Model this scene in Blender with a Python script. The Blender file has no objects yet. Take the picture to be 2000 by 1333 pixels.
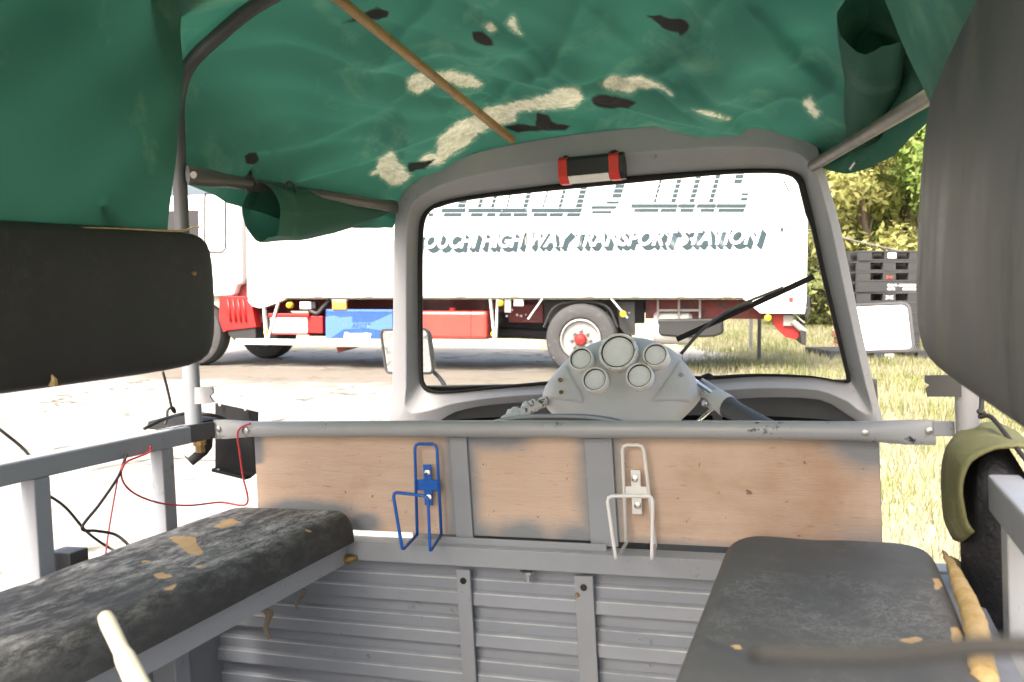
import bpy, math, random
from mathutils import Vector, Matrix, noise
random.seed(7)
R_ = math.radians
scene = bpy.context.scene
col = scene.collection
# ------------------------------------------------------------------ camera
CAM_H = 1.12; FPX = 1750.0; PITCH = math.atan(87 / FPX)
cd = bpy.data.cameras.new('camera'); cam = bpy.data.objects.new('camera', cd); col.objects.link(cam)
cam.location = (0, 0, CAM_H); cam.rotation_euler = (math.pi / 2 - PITCH, 0, 0)
cd.sensor_width = 36; cd.lens = 36 * FPX / 2000; cd.clip_start = 0.03; cd.clip_end = 600
cd.dof.use_dof = True; cd.dof.focus_distance = 2.1; cd.dof.aperture_fstop = 10.5
scene.camera = cam
# ------------------------------------------------------------------ sky, sun, exposure
SUN_EL, SUN_AZ = R_(52), R_(212)          # azimuth clockwise from +Y: behind the camera, a little to the left
w = bpy.data.worlds.new('World'); scene.world = w; w.use_nodes = True
nt = w.node_tree; bg = nt.nodes['Background']
sk = nt.nodes.new('ShaderNodeTexSky'); sk.sky_type = 'NISHITA'; sk.sun_disc = False
sk.sun_elevation = SUN_EL; sk.sun_rotation = SUN_AZ; sk.air_density = 1.0; sk.dust_density = 9.0; sk.ozone_density = .3
nt.links.new(sk.outputs[0], bg.inputs[0]); bg.inputs[1].default_value = 0.15
sd = bpy.data.lights.new('sun', 'SUN'); sd.energy = 1.5; sd.angle = R_(18); sd.color = (1, .975, .94)
so = bpy.data.objects.new('sun', sd); col.objects.link(so)
sdir = Vector((math.sin(SUN_AZ) * math.cos(SUN_EL), math.cos(SUN_AZ) * math.cos(SUN_EL), math.sin(SUN_EL)))
so.rotation_euler = sdir.to_track_quat('Z', 'Y').to_euler(); so.location = sdir * 40
vs = scene.view_settings; vs.view_transform = 'Standard'; vs.look = 'None'; vs.gamma = 1; vs.exposure = 2.05
vs.use_curve_mapping = False

# ------------------------------------------------------------------ frames of reference
# image-frame vectors (right, down, forward) -> world
def iw(v):
    c, s = math.cos(PITCH), math.sin(PITCH)
    return Vector((v[0], v[2] * c + v[1] * (-s) * 1.0, -v[2] * s - v[1] * c))
def nrm(v): return Vector(v).normalized()
# the vehicle's own axes: its nose points right of the lens and it leans a little to its left on the rough yard
F_i = nrm((612, -87, FPX)); R_i = Vector((5000, -158, -1750)); R_i -= R_i.dot(F_i) * F_i; R_i.normalize()
U_i = R_i.cross(F_i)
if U_i.y > 0: U_i = -U_i
Rw, Fw, Uw = iw(R_i), iw(F_i), iw(U_i)
V = Matrix.Translation((0, 0, CAM_H)) @ Matrix(((Rw.x, Fw.x, Uw.x, 0), (Rw.y, Fw.y, Uw.y, 0), (Rw.z, Fw.z, Uw.z, 0), (0, 0, 0, 1))) @ Matrix.Translation((0, 0, -CAM_H))
def q(x, y, f=None, r=None, u=None):
    """sight line through a photograph pixel met with the plane f / r / u of the vehicle (metres)"""
    d = Vector((x - 1000, y - 667, FPX)); a = Vector((d.dot(R_i), d.dot(F_i), d.dot(U_i)))
    s = f / a.y if f is not None else (r / a.x if r is not None else (u - CAM_H) / a.z)
    a = a * s; a.z += CAM_H
    return a
def g(x, y, Y):
    d = iw(Vector((x - 1000, y - 667, FPX))); s = Y / d.y
    return Vector((d.x * s, Y, CAM_H + d.z * s))

# ------------------------------------------------------------------ materials
MATS = {}
def new_mat(name):
    m = bpy.data.materials.new(name); m.use_nodes = True; MATS[name] = m
    return m, m.node_tree, m.node_tree.nodes['Principled BSDF']
def coords(nt, kind='Object', scale=(1, 1, 1)):
    tc = nt.nodes.new('ShaderNodeTexCoord'); mp = nt.nodes.new('ShaderNodeMapping'); mp.inputs['Scale'].default_value = scale
    nt.links.new(tc.outputs[kind], mp.inputs[0]); return mp.outputs[0]
def nz(nt, vec, scale, detail=4, rough=.6, dist=0):
    n = nt.nodes.new('ShaderNodeTexNoise'); n.inputs['Scale'].default_value = scale; n.inputs['Detail'].default_value = detail
    n.inputs['Roughness'].default_value = rough; n.inputs['Distortion'].default_value = dist
    nt.links.new(vec, n.inputs['Vector']); return n.outputs['Fac']
def ramp(nt, fac, lo, hi, c0=(0, 0, 0, 1), c1=(1, 1, 1, 1)):
    r = nt.nodes.new('ShaderNodeValToRGB'); r.color_ramp.elements[0].position = lo; r.color_ramp.elements[1].position = hi
    r.color_ramp.elements[0].color = c0; r.color_ramp.elements[1].color = c1
    nt.links.new(fac, r.inputs[0]); return r.outputs[0]
def mixc(nt, fac, a, b, mode='MIX'):
    m = nt.nodes.new('ShaderNodeMix'); m.data_type = 'RGBA'; m.blend_type = mode
    for sock, val in ((m.inputs[0], fac), (m.inputs[6], a), (m.inputs[7], b)):
        if hasattr(val, 'is_linked'): nt.links.new(val, sock)
        elif isinstance(val, (int, float)): sock.default_value = val
        else: sock.default_value = (*val, 1)
    return m.outputs[2]
def mth(nt, op, a, b=None):
    m = nt.nodes.new('ShaderNodeMath'); m.operation = op
    for i, val in enumerate((a, b)):
        if val is None: continue
        if hasattr(val, 'is_linked'): nt.links.new(val, m.inputs[i])
        else: m.inputs[i].default_value = val
    return m.outputs[0]
def bump(nt, b, h, strength=.3, dist=.01):
    n = nt.nodes.new('ShaderNodeBump'); n.inputs['Strength'].default_value = strength; n.inputs['Distance'].default_value = dist
    nt.links.new(h, n.inputs['Height']); nt.links.new(n.outputs[0], b.inputs['Normal'])
def attr(nt, name):
    a = nt.nodes.new('ShaderNodeAttribute'); a.attribute_name = name; return a.outputs['Fac']
def simple(name, c, rough=.5, metal=0, var=.12, scale=8, dirt=None, dirt_t=(.58, .7), dirt_s=14, spec=.5, bmp=.0, rust=0):
    m, nt, b = new_mat(name)
    v = coords(nt)
    n = nz(nt, v, scale)
    lo = tuple(x * (1 - var) for x in c); hi = tuple(min(1, x * (1 + var)) for x in c)
    cc = mixc(nt, n, lo, hi)
    if dirt:
        f = ramp(nt, nz(nt, v, dirt_s, 6, .7, .4), *dirt_t)
        cc = mixc(nt, f, cc, dirt)
    if rust:
        cc = mixc(nt, mth(nt, 'MULTIPLY', ramp(nt, nz(nt, v, 3.5, 4), .5, .75), .35), cc, tuple(x * .62 for x in c))
        cc = mixc(nt, mth(nt, 'MULTIPLY', ramp(nt, nz(nt, v, 42, 7, .75), .62, .67), ramp(nt, nz(nt, v, 6, 3), .45, .6)), cc, (.15, .085, .05))
    nt.links.new(cc, b.inputs['Base Color'])
    rr = ramp(nt, nz(nt, v, scale * 2.3), .2, .8, (max(0, rough - .12),) * 3 + (1,), (min(1, rough + .12),) * 3 + (1,))
    nt.links.new(rr, b.inputs['Roughness']); b.inputs['Metallic'].default_value = metal
    b.inputs['Specular IOR Level'].default_value = spec
    if bmp: bump(nt, b, nz(nt, v, scale * 9, 4), bmp, .004)
    return m
simple('grey_paint', (.275, .292, .32), .5, dirt=(.12, .13, .15), dirt_t=(.66, .74), dirt_s=11, rust=1, bmp=.12)
simple('slat_paint', (.245, .268, .305), .42, scale=5, dirt=(.09, .12, .16), dirt_t=(.62, .72), dirt_s=12, rust=1, bmp=.1)
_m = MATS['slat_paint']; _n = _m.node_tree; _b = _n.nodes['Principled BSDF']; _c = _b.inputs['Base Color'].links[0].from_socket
_v = coords(_n); _e = mth(_n, 'MULTIPLY', attr(_n, 'worn_highlight'), ramp(_n, nz(_n, _v, 9, 5), .3, .6))  # highlight lines on the step edges put into the colour, with paint wear
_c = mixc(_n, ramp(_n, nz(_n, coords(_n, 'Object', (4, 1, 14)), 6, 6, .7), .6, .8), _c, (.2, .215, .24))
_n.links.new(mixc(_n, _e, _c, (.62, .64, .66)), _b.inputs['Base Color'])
simple('pale_grey_paint', (.39, .405, .425), .45, dirt=(.2, .2, .2), dirt_t=(.7, .78), dirt_s=16, rust=1, bmp=.08)
simple('rail_paint', (.36, .37, .385), .38, dirt=(.03, .035, .045), dirt_t=(.62, .66), dirt_s=13, rust=1, bmp=.1)
simple('dark_iron', (.05, .05, .052), .45, scale=12, bmp=.1)
simple('bar_iron', (.055, .054, .053), .42, dirt=(.11, .09, .06), dirt_t=(.62, .75), dirt_s=22, bmp=.1)
simple('worn_bar', (.10, .095, .08), .4, dirt=(.16, .12, .05), dirt_t=(.52, .68), dirt_s=16, bmp=.1)
simple('header_paint', (.265, .272, .285), .42, dirt=(.36, .33, .22), dirt_t=(.6, .85), dirt_s=6, rust=1, bmp=.06)
simple('cowl_dark', (.10, .105, .11), .5, dirt=(.2, .22, .22), dirt_t=(.68, .75), dirt_s=12)
simple('black_rubber', (.014, .014, .014), .7, scale=20, bmp=.1, spec=.2)
simple('black_plate', (.016, .0165, .018), .7, spec=.15, dirt=(.1, .09, .08), dirt_t=(.68, .76), dirt_s=26)
simple('bracket_rust', (.3, .3, .31), .5, dirt=(.2, .1, .06), dirt_t=(.62, .68), dirt_s=38)
simple('bamboo', (.33, .2, .075), .5, scale=14, dirt=(.16, .09, .035), dirt_t=(.52, .75), dirt_s=24, bmp=.15)
simple('bezel', (.8, .79, .76), .25, metal=.0, var=.05, dirt=(.42, .33, .18), dirt_t=(.56, .66), dirt_s=34)
simple('chrome', (.72, .71, .69), .2, metal=1, var=.06, dirt=(.35, .33, .28), dirt_t=(.6, .7), dirt_s=40)
simple('steel', (.5, .5, .5), .35, metal=.8, var=.1)
simple('brass', (.3, .2, .08), .5, metal=.6)
simple('blue_wire', (.015, .11, .45), .3, var=.1, dirt=(.02, .04, .12), dirt_t=(.66, .72), dirt_s=60)
simple('white_wire', (.78, .77, .75), .35, var=.05, dirt=(.55, .52, .46), dirt_t=(.66, .72), dirt_s=60)
simple('binnacle', (.52, .52, .525), .6, scale=10, dirt=(.5, .495, .48), dirt_t=(.5, .75), dirt_s=7, bmp=.05)
simple('gauge_dial', (.9, .9, .89), .3, scale=30)  # bright sky reflection of the gauge glass put into the dial's white
simple('dark_grip', (.06, .06, .062), .55, scale=20, bmp=.2)
simple('tape', (.62, .6, .58), .6, scale=60, dirt=(.06, .05, .045), dirt_t=(.55, .6), dirt_s=70)
simple('lamp_red', (.62, .035, .02), .35, var=.06)
simple('lamp_black', (.012, .012, .012), .35)
simple('lamp_white', (.75, .73, .68), .4, var=.04)
simple('red_wire', (.5, .02, .03), .4, var=.05)
simple('cream_stick', (.66, .6, .48), .5, scale=20, dirt=(.45, .37, .25), dirt_t=(.6, .8), dirt_s=20)
simple('foam', (.5, .34, .13), .95, scale=30, dirt=(.68, .5, .28), dirt_t=(.4, .7), dirt_s=30, bmp=.8)
simple('shred', (.2, .17, .13), .9, scale=20)
simple('bag_olive', (.12, .12, .048), .8, scale=16, dirt=(.3, .29, .17), dirt_t=(.52, .8), dirt_s=7, bmp=.5)
simple('bag_black', (.012, .0125, .016), .6, scale=14, bmp=.8)
simple('cord_black', (.02, .019, .018), .6)
simple('floor_paint', (.13, .13, .135), .7, dirt=(.05, .04, .035), dirt_t=(.5, .6), dirt_s=9)
# truck
simple('truck_white', (.62, .62, .61), .35, var=.03, scale=2, dirt=(.62, .6, .55), dirt_t=(.72, .85), dirt_s=3)
simple('truck_red', (.36, .012, .012), .4, var=.12, scale=3)
simple('truck_dark_red', (.16, .011, .012), .55, scale=6, dirt=(.05, .02, .018), dirt_t=(.5, .62), dirt_s=8)
simple('truck_tank', (.42, .05, .038), .35, var=.1, scale=4)
simple('truck_blue', (.025, .075, .30), .25, var=.3, scale=2.2)
simple('truck_blue_pale', (.07, .155, .42), .25, var=.1, scale=2.2)
simple('truck_black', (.02, .02, .021), .55, scale=6)
simple('tyre', (.045, .045, .047), .8, scale=14, dirt=(.13, .12, .11), dirt_t=(.55, .75), dirt_s=8)
simple('rim', (.26, .257, .25), .4, var=.08, scale=8, dirt=(.3, .27, .23), dirt_t=(.62, .75), dirt_s=14)
simple('amber', (.85, .3, .06), .25, var=.08)
simple('yellow_lamp', (.5, .4, .02), .25, var=.08)
simple('teal_print', (.012, .035, .048), .5, var=.25, scale=3)
simple('white_print', (.8, .8, .8), .5, var=.02)
simple('line_print', (.25, .26, .28), .5)
simple('pallet', (.035, .036, .038), .55, scale=6, dirt=(.08, .08, .08), dirt_t=(.6, .75), dirt_s=10)
simple('red_print', (.4, .06, .03), .5)
simple('blue_tarp', (.06, .22, .5), .45, var=.25, scale=4, bmp=.6)
simple('stake', (.12, .12, .12), .6)
simple('brown_wood', (.22, .1, .055), .8, scale=10)
simple('bark', (.09, .07, .05), .9, scale=10, bmp=.5)

def mat_vinyl(name, base, wear, foam_t, wear_t, reg_t=(.42, .62), stretch=(1, 1, 1), rough=.6, fine=34, blot=1.0, crack=0):
    m, nt, b = new_mat(name); v = coords(nt, 'Object', stretch)
    c = mixc(nt, nz(nt, v, 9, 5), tuple(x * .7 for x in base), tuple(x * 1.4 for x in base))
    scr = ramp(nt, nz(nt, v, fine, 10, .8, .15), *wear_t); reg = ramp(nt, nz(nt, v, 6, 4, .6), *reg_t)
    wf = mth(nt, 'MULTIPLY', mth(nt, 'MULTIPLY', scr, reg), blot)
    if crack:
        for sc_, th_ in ((17, .012), (38, .022)):
            ln = ramp(nt, mth(nt, 'ABSOLUTE', mth(nt, 'SUBTRACT', nz(nt, v, sc_, 6, .7, .25), .5)), th_ * .3, th_, (1, 1, 1, 1), (0, 0, 0, 1))
            wf = mth(nt, 'MAXIMUM', wf, mth(nt, 'MULTIPLY', mth(nt, 'MULTIPLY', ln, ramp(nt, nz(nt, v, 5.5, 5, .7), .46, .62)), crack))
    wf = mth(nt, 'MULTIPLY', wf, mth(nt, 'SUBTRACT', 1.0, mth(nt, 'MULTIPLY', attr(nt, 'rim'), .9)))
    c = mixc(nt, wf, c, wear)
    hole = mth(nt, 'MAXIMUM', ramp(nt, nz(nt, v, 13, 5, .6, .6), *foam_t), ramp(nt, mth(nt, 'ADD', attr(nt, 'tear'), mth(nt, 'MULTIPLY', mth(nt, 'SUBTRACT', nz(nt, v, 60, 6, .7), .5), .7)), .46, .54))
    c = mixc(nt, hole, c, mixc(nt, nz(nt, v, 40, 4), (.45, .28, .12), (.66, .47, .27)))
    nt.links.new(c, b.inputs['Base Color']); b.inputs['Specular IOR Level'].default_value = .35
    rr = mixc(nt, mth(nt, 'MAXIMUM', wf, hole), (rough,) * 3, (.95,) * 3); nt.links.new(rr, b.inputs['Roughness'])
    h = mth(nt, 'ADD', mth(nt, 'MULTIPLY', nz(nt, v, 60, 5), .5), mth(nt, 'MULTIPLY', hole, -1.2)); h = mth(nt, 'ADD', h, mth(nt, 'MULTIPLY', wf, .5))
    bump(nt, b, h, .22, .002)
    return m
mat_vinyl('vinyl_torn', (.052, .052, .052), (.56, .55, .53), (.75, .76), (.46, .66), (.34, .56), (1.2, .45, 1), fine=44, blot=.95, crack=.6)
_b = MATS['vinyl_torn'].node_tree.nodes['Principled BSDF']; _b.inputs['Specular IOR Level'].default_value = .25
mat_vinyl('vinyl_worn', (.10, .1, .098), (.46, .45, .43), (.78, .79), (.56, .66), (.48, .66), fine=60, blot=.6, crack=.35)
mat_vinyl('vinyl_pad', (.026, .026, .026), (.08, .077, .068), (.8, .82), (.5, .8))
mat_vinyl('vinyl_weathered', (.034, .034, .035), (.17, .168, .16), (.85, .86), (.38, .72), (.3, .7), (1, 1, .3), .55, 5)
_n = MATS['vinyl_weathered'].node_tree; _b = _n.nodes['Principled BSDF']; _c = _b.inputs['Base Color'].links[0].from_socket; _v = coords(_n)
_c = mixc(_n, mth(_n, 'MULTIPLY', ramp(_n, nz(_n, _v, 5, 4), .5, .75), .6), _c, (.12, .11, .055))
_c = mixc(_n, ramp(_n, nz(_n, coords(_n, 'Object', (3, 3, 1)), 4, 5, .6), .6, .76), _c, (.018, .018, .018))
_n.links.new(_c, _b.inputs['Base Color'])

m, nt, b = new_mat('canvas')
v = coords(nt)
c = mixc(nt, nz(nt, v, 3.2, 5), (.014, .082, .056), (.034, .125, .085))
c = mixc(nt, ramp(nt, nz(nt, v, 7, 6, .65, .5), .55, .82), c, (.10, .20, .12))
wv = mth(nt, 'ADD', attr(nt, 'wear'), mth(nt, 'MULTIPLY', mth(nt, 'MINIMUM', mth(nt, 'MULTIPLY', attr(nt, 'wear'), 3), 1), mth(nt, 'MULTIPLY', mth(nt, 'SUBTRACT', nz(nt, v, 30, 10, .78, .4), .5), 1.9)))
wf = ramp(nt, wv, .40, .66)
c = mixc(nt, ramp(nt, wv, .08, .5), c, (.13, .21, .14)); c = mixc(nt, wf, c, mixc(nt, ramp(nt, nz(nt, v, 55, 8, .75, .6), .35, .6), (.36, .33, .22), (.66, .61, .45)))
tf = ramp(nt, mth(nt, 'ADD', attr(nt, 'tar'), mth(nt, 'MULTIPLY', mth(nt, 'SUBTRACT', nz(nt, v, 24, 6, .6),   .5), 1.0)), .40, .62)
c = mixc(nt, tf, c, (.022, .021, .022))
weave = nt.nodes.new('ShaderNodeTexNoise'); weave.inputs['Scale'].default_value = 420; nt.links.new(v, weave.inputs['Vector'])
b.inputs['Roughness'].default_value = .85; nt.links.new(c, b.inputs['Base Color'])
bump(nt, b, mth(nt, 'ADD', mth(nt, 'MULTIPLY', weave.outputs['Fac'], .4), mth(nt, 'MULTIPLY', nz(nt, v, 30, 4), .6)), .25, .003)
tr = nt.nodes.new('ShaderNodeBsdfTranslucent'); nt.links.new(mixc(nt, tf, mixc(nt, .35, c, (.03, .15, .10)), (.004, .004, .004)), tr.inputs[0])
ms = nt.nodes.new('ShaderNodeMixShader'); ms.inputs[0].default_value = .2
nt.links.new(b.outputs[0], ms.inputs[1]); nt.links.new(tr.outputs[0], ms.inputs[2]); nt.links.new(ms.outputs[0], nt.nodes['Material Output'].inputs[0])

m, nt, b = new_mat('plywood')
v = coords(nt, 'Object', (1, 1, 9)); v2 = coords(nt)
c = mixc(nt, nz(nt, v, 7, 8, .7, .3), (.40, .255, .17), (.67, .52, .41))
c = mixc(nt, ramp(nt, nz(nt, v2, 4, 3), .35, .7), c, (.61, .46, .36))
c = mixc(nt, ramp(nt, nz(nt, v, 30, 5, .7), .62, .75), c, (.27, .14, .08))
c = mixc(nt, mth(nt, 'MULTIPLY', ramp(nt, nz(nt, v2, 5.5, 5, .6, .3), .5, .72), .75), c, (.40, .235, .14))
c = mixc(nt, ramp(nt, nz(nt, v2, 60, 3), .7, .74), c, (.2, .12, .08))
of = ramp(nt, mth(nt, 'ADD', attr(nt, 'overspray'), mth(nt, 'MULTIPLY', mth(nt, 'SUBTRACT', nz(nt, v2, 14, 6), .5), .45)), .16, .62)
c = mixc(nt, of, c, (.23, .24, .255))
nt.links.new(c, b.inputs['Base Color']); b.inputs['Roughness'].default_value = .6
bump(nt, b, nz(nt, v, 50, 5), .2, .003)

m, nt, b = new_mat('windshield_glass')
v = coords(nt)
tp_ = nt.nodes.new('ShaderNodeBsdfTransparent'); tp_.inputs[0].default_value = (.94, .96, .95, 1)
gl = nt.nodes.new('ShaderNodeBsdfGlossy'); gl.inputs['Roughness'].default_value = .02
fr = nt.nodes.new('ShaderNodeFresnel'); fr.inputs[0].default_value = 1.45
m1 = nt.nodes.new('ShaderNodeMixShader'); nt.links.new(mth(nt, 'MULTIPLY', fr.outputs[0], .35), m1.inputs[0]); nt.links.new(tp_.outputs[0], m1.inputs[1]); nt.links.new(gl.outputs[0], m1.inputs[2])
df = nt.nodes.new('ShaderNodeBsdfTranslucent'); df.inputs[0].default_value = (.8, .8, .78, 1)
vo = nt.nodes.new('ShaderNodeTexVoronoi'); vo.inputs['Scale'].default_value = 30; nt.links.new(v, vo.inputs['Vector'])
spk = mth(nt, 'MULTIPLY', ramp(nt, vo.outputs['Distance'], .06, .10, (1, 1, 1, 1), (0, 0, 0, 1)), ramp(nt, nz(nt, v, 8, 4), .42, .5))
film = mth(nt, 'MULTIPLY', ramp(nt, nz(nt, v, 5, 5), .35, .8), .02)
m2 = nt.nodes.new('ShaderNodeMixShader'); nt.links.new(mth(nt, 'MINIMUM', mth(nt, 'ADD', mth(nt, 'MULTIPLY', spk, .5), film), 1), m2.inputs[0])
nt.links.new(m1.outputs[0], m2.inputs[1]); nt.links.new(df.outputs[0], m2.inputs[2]); nt.links.new(m2.outputs[0], nt.nodes['Material Output'].inputs[0])
m, nt, b = new_mat('mirror_glass')
b.inputs['Metallic'].default_value = 1; b.inputs['Roughness'].default_value = .03
nt.links.new(mixc(nt, ramp(nt, nz(nt, coords(nt), 60, 5), .55, .7), (.7, .71, .72), (.5, .5, .5)), b.inputs['Base Color'])
m, nt, b = new_mat('gauge_glass')
b.inputs['Transmission Weight'].default_value = .0; b.inputs['Roughness'].default_value = .1; b.inputs['Alpha'].default_value = .04
nt.links.new(mixc(nt, nz(nt, coords(nt), 30, 6), (.68, .68, .67), (.8, .8, .79)), b.inputs['Base Color'])

m, nt, b = new_mat('ground_yard')
v = coords(nt, 'Object')
c = mixc(nt, nz(nt, v, .7, 8, .65), (.19, .182, .165), (.29, .28, .26))
c = mixc(nt, ramp(nt, nz(nt, v, 2.2, 9, .75, .6), .55, .68), c, (.07, .062, .045))
vo = nt.nodes.new('ShaderNodeTexVoronoi'); vo.feature = 'DISTANCE_TO_EDGE'; vo.inputs['Scale'].default_value = .55
wv = nt.nodes.new('ShaderNodeTexNoise'); wv.inputs['Scale'].default_value = 2.5; wv.inputs['Detail'].default_value = 6; nt.links.new(v, wv.inputs['Vector'])
vm = nt.nodes.new('ShaderNodeVectorMath'); vm.operation = 'ADD'; nt.links.new(v, vm.inputs[0]); nt.links.new(wv.outputs['Color'], vm.inputs[1]); nt.links.new(vm.outputs[0], vo.inputs['Vector'])
c = mixc(nt, mth(nt, 'MULTIPLY', ramp(nt, vo.outputs['Distance'], .006, .03, (1, 1, 1, 1), (0, 0, 0, 1)), ramp(nt, nz(nt, v, 1.1, 3), .4, .55)), c, (.05, .048, .03))
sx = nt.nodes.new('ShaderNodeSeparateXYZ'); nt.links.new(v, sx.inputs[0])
# darker brown band along the lorry's near side, broken up by noise
band_d = mth(nt, 'ADD', sx.outputs[1], mth(nt, 'MULTIPLY', sx.outputs[0], .25))
band_n = mth(nt, 'ADD', band_d, mth(nt, 'MULTIPLY', mth(nt, 'SUBTRACT', nz(nt, v, .8, 6, .6), .5), 4.0))
c = mixc(nt, mth(nt, 'MULTIPLY', ramp(nt, mth(nt, 'DIVIDE', mth(nt, 'ABSOLUTE', mth(nt, 'SUBTRACT', band_n, 12.2)), 3.0), .35, .75, (1, 1, 1, 1), (0, 0, 0, 1)), .8), c, (.085, .07, .05))
gx = mth(nt, 'SUBTRACT', sx.outputs[0], mth(nt, 'ADD', mth(nt, 'MULTIPLY', sx.outputs[1], .17), .45))
gx = mth(nt, 'ADD', gx, mth(nt, 'MULTIPLY', mth(nt, 'SUBTRACT', nz(nt, v, .9, 6), .5), 2.2))
soil = mixc(nt, nz(nt, v, 9, 8, .7), (.2, .18, .10), (.40, .35, .24))
far = mth(nt, 'GREATER_THAN', mth(nt, 'ADD', sx.outputs[1], mth(nt, 'MULTIPLY', nz(nt, v, .5), 3)), 19.5)
c = mixc(nt, mth(nt, 'MAXIMUM', ramp(nt, gx, .35, .7), far), c, soil)
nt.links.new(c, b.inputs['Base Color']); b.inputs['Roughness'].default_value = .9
bump(nt, b, nz(nt, v, 14, 8, .7), .5, .02)

def leaf_mat(name, a, b_, c_):
    m, nt, b = new_mat(name); v = coords(nt)
    cc = mixc(nt, nz(nt, v, .8, 4), a, b_); cc = mixc(nt, ramp(nt, nz(nt, v, 6, 3), .5, .65), cc, c_)
    nt.links.new(cc, b.inputs['Base Color']); b.inputs['Roughness'].default_value = .7
    t = nt.nodes.new('ShaderNodeBsdfTranslucent'); nt.links.new(cc, t.inputs[0])
    ms = nt.nodes.new('ShaderNodeMixShader'); ms.inputs[0].default_value = .5
    nt.links.new(b.outputs[0], ms.inputs[1]); nt.links.new(t.outputs[0], ms.inputs[2]); nt.links.new(ms.outputs[0], nt.nodes['Material Output'].inputs[0])
leaf_mat('leaf_yellow', (.28, .30, .08), (.38, .39, .14), (.40, .36, .18))
leaf_mat('leaf_green', (.18, .30, .06), (.27, .38, .10), (.34, .36, .13))
leaf_mat('leaf_olive', (.2, .25, .08), (.30, .34, .13), (.36, .33, .17))
leaf_mat('grass_dry', (.36, .335, .2), (.44, .41, .28), (.28, .31, .14))
leaf_mat('grass_green', (.15, .2, .045), (.24, .27, .07), (.32, .28, .12))

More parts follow.
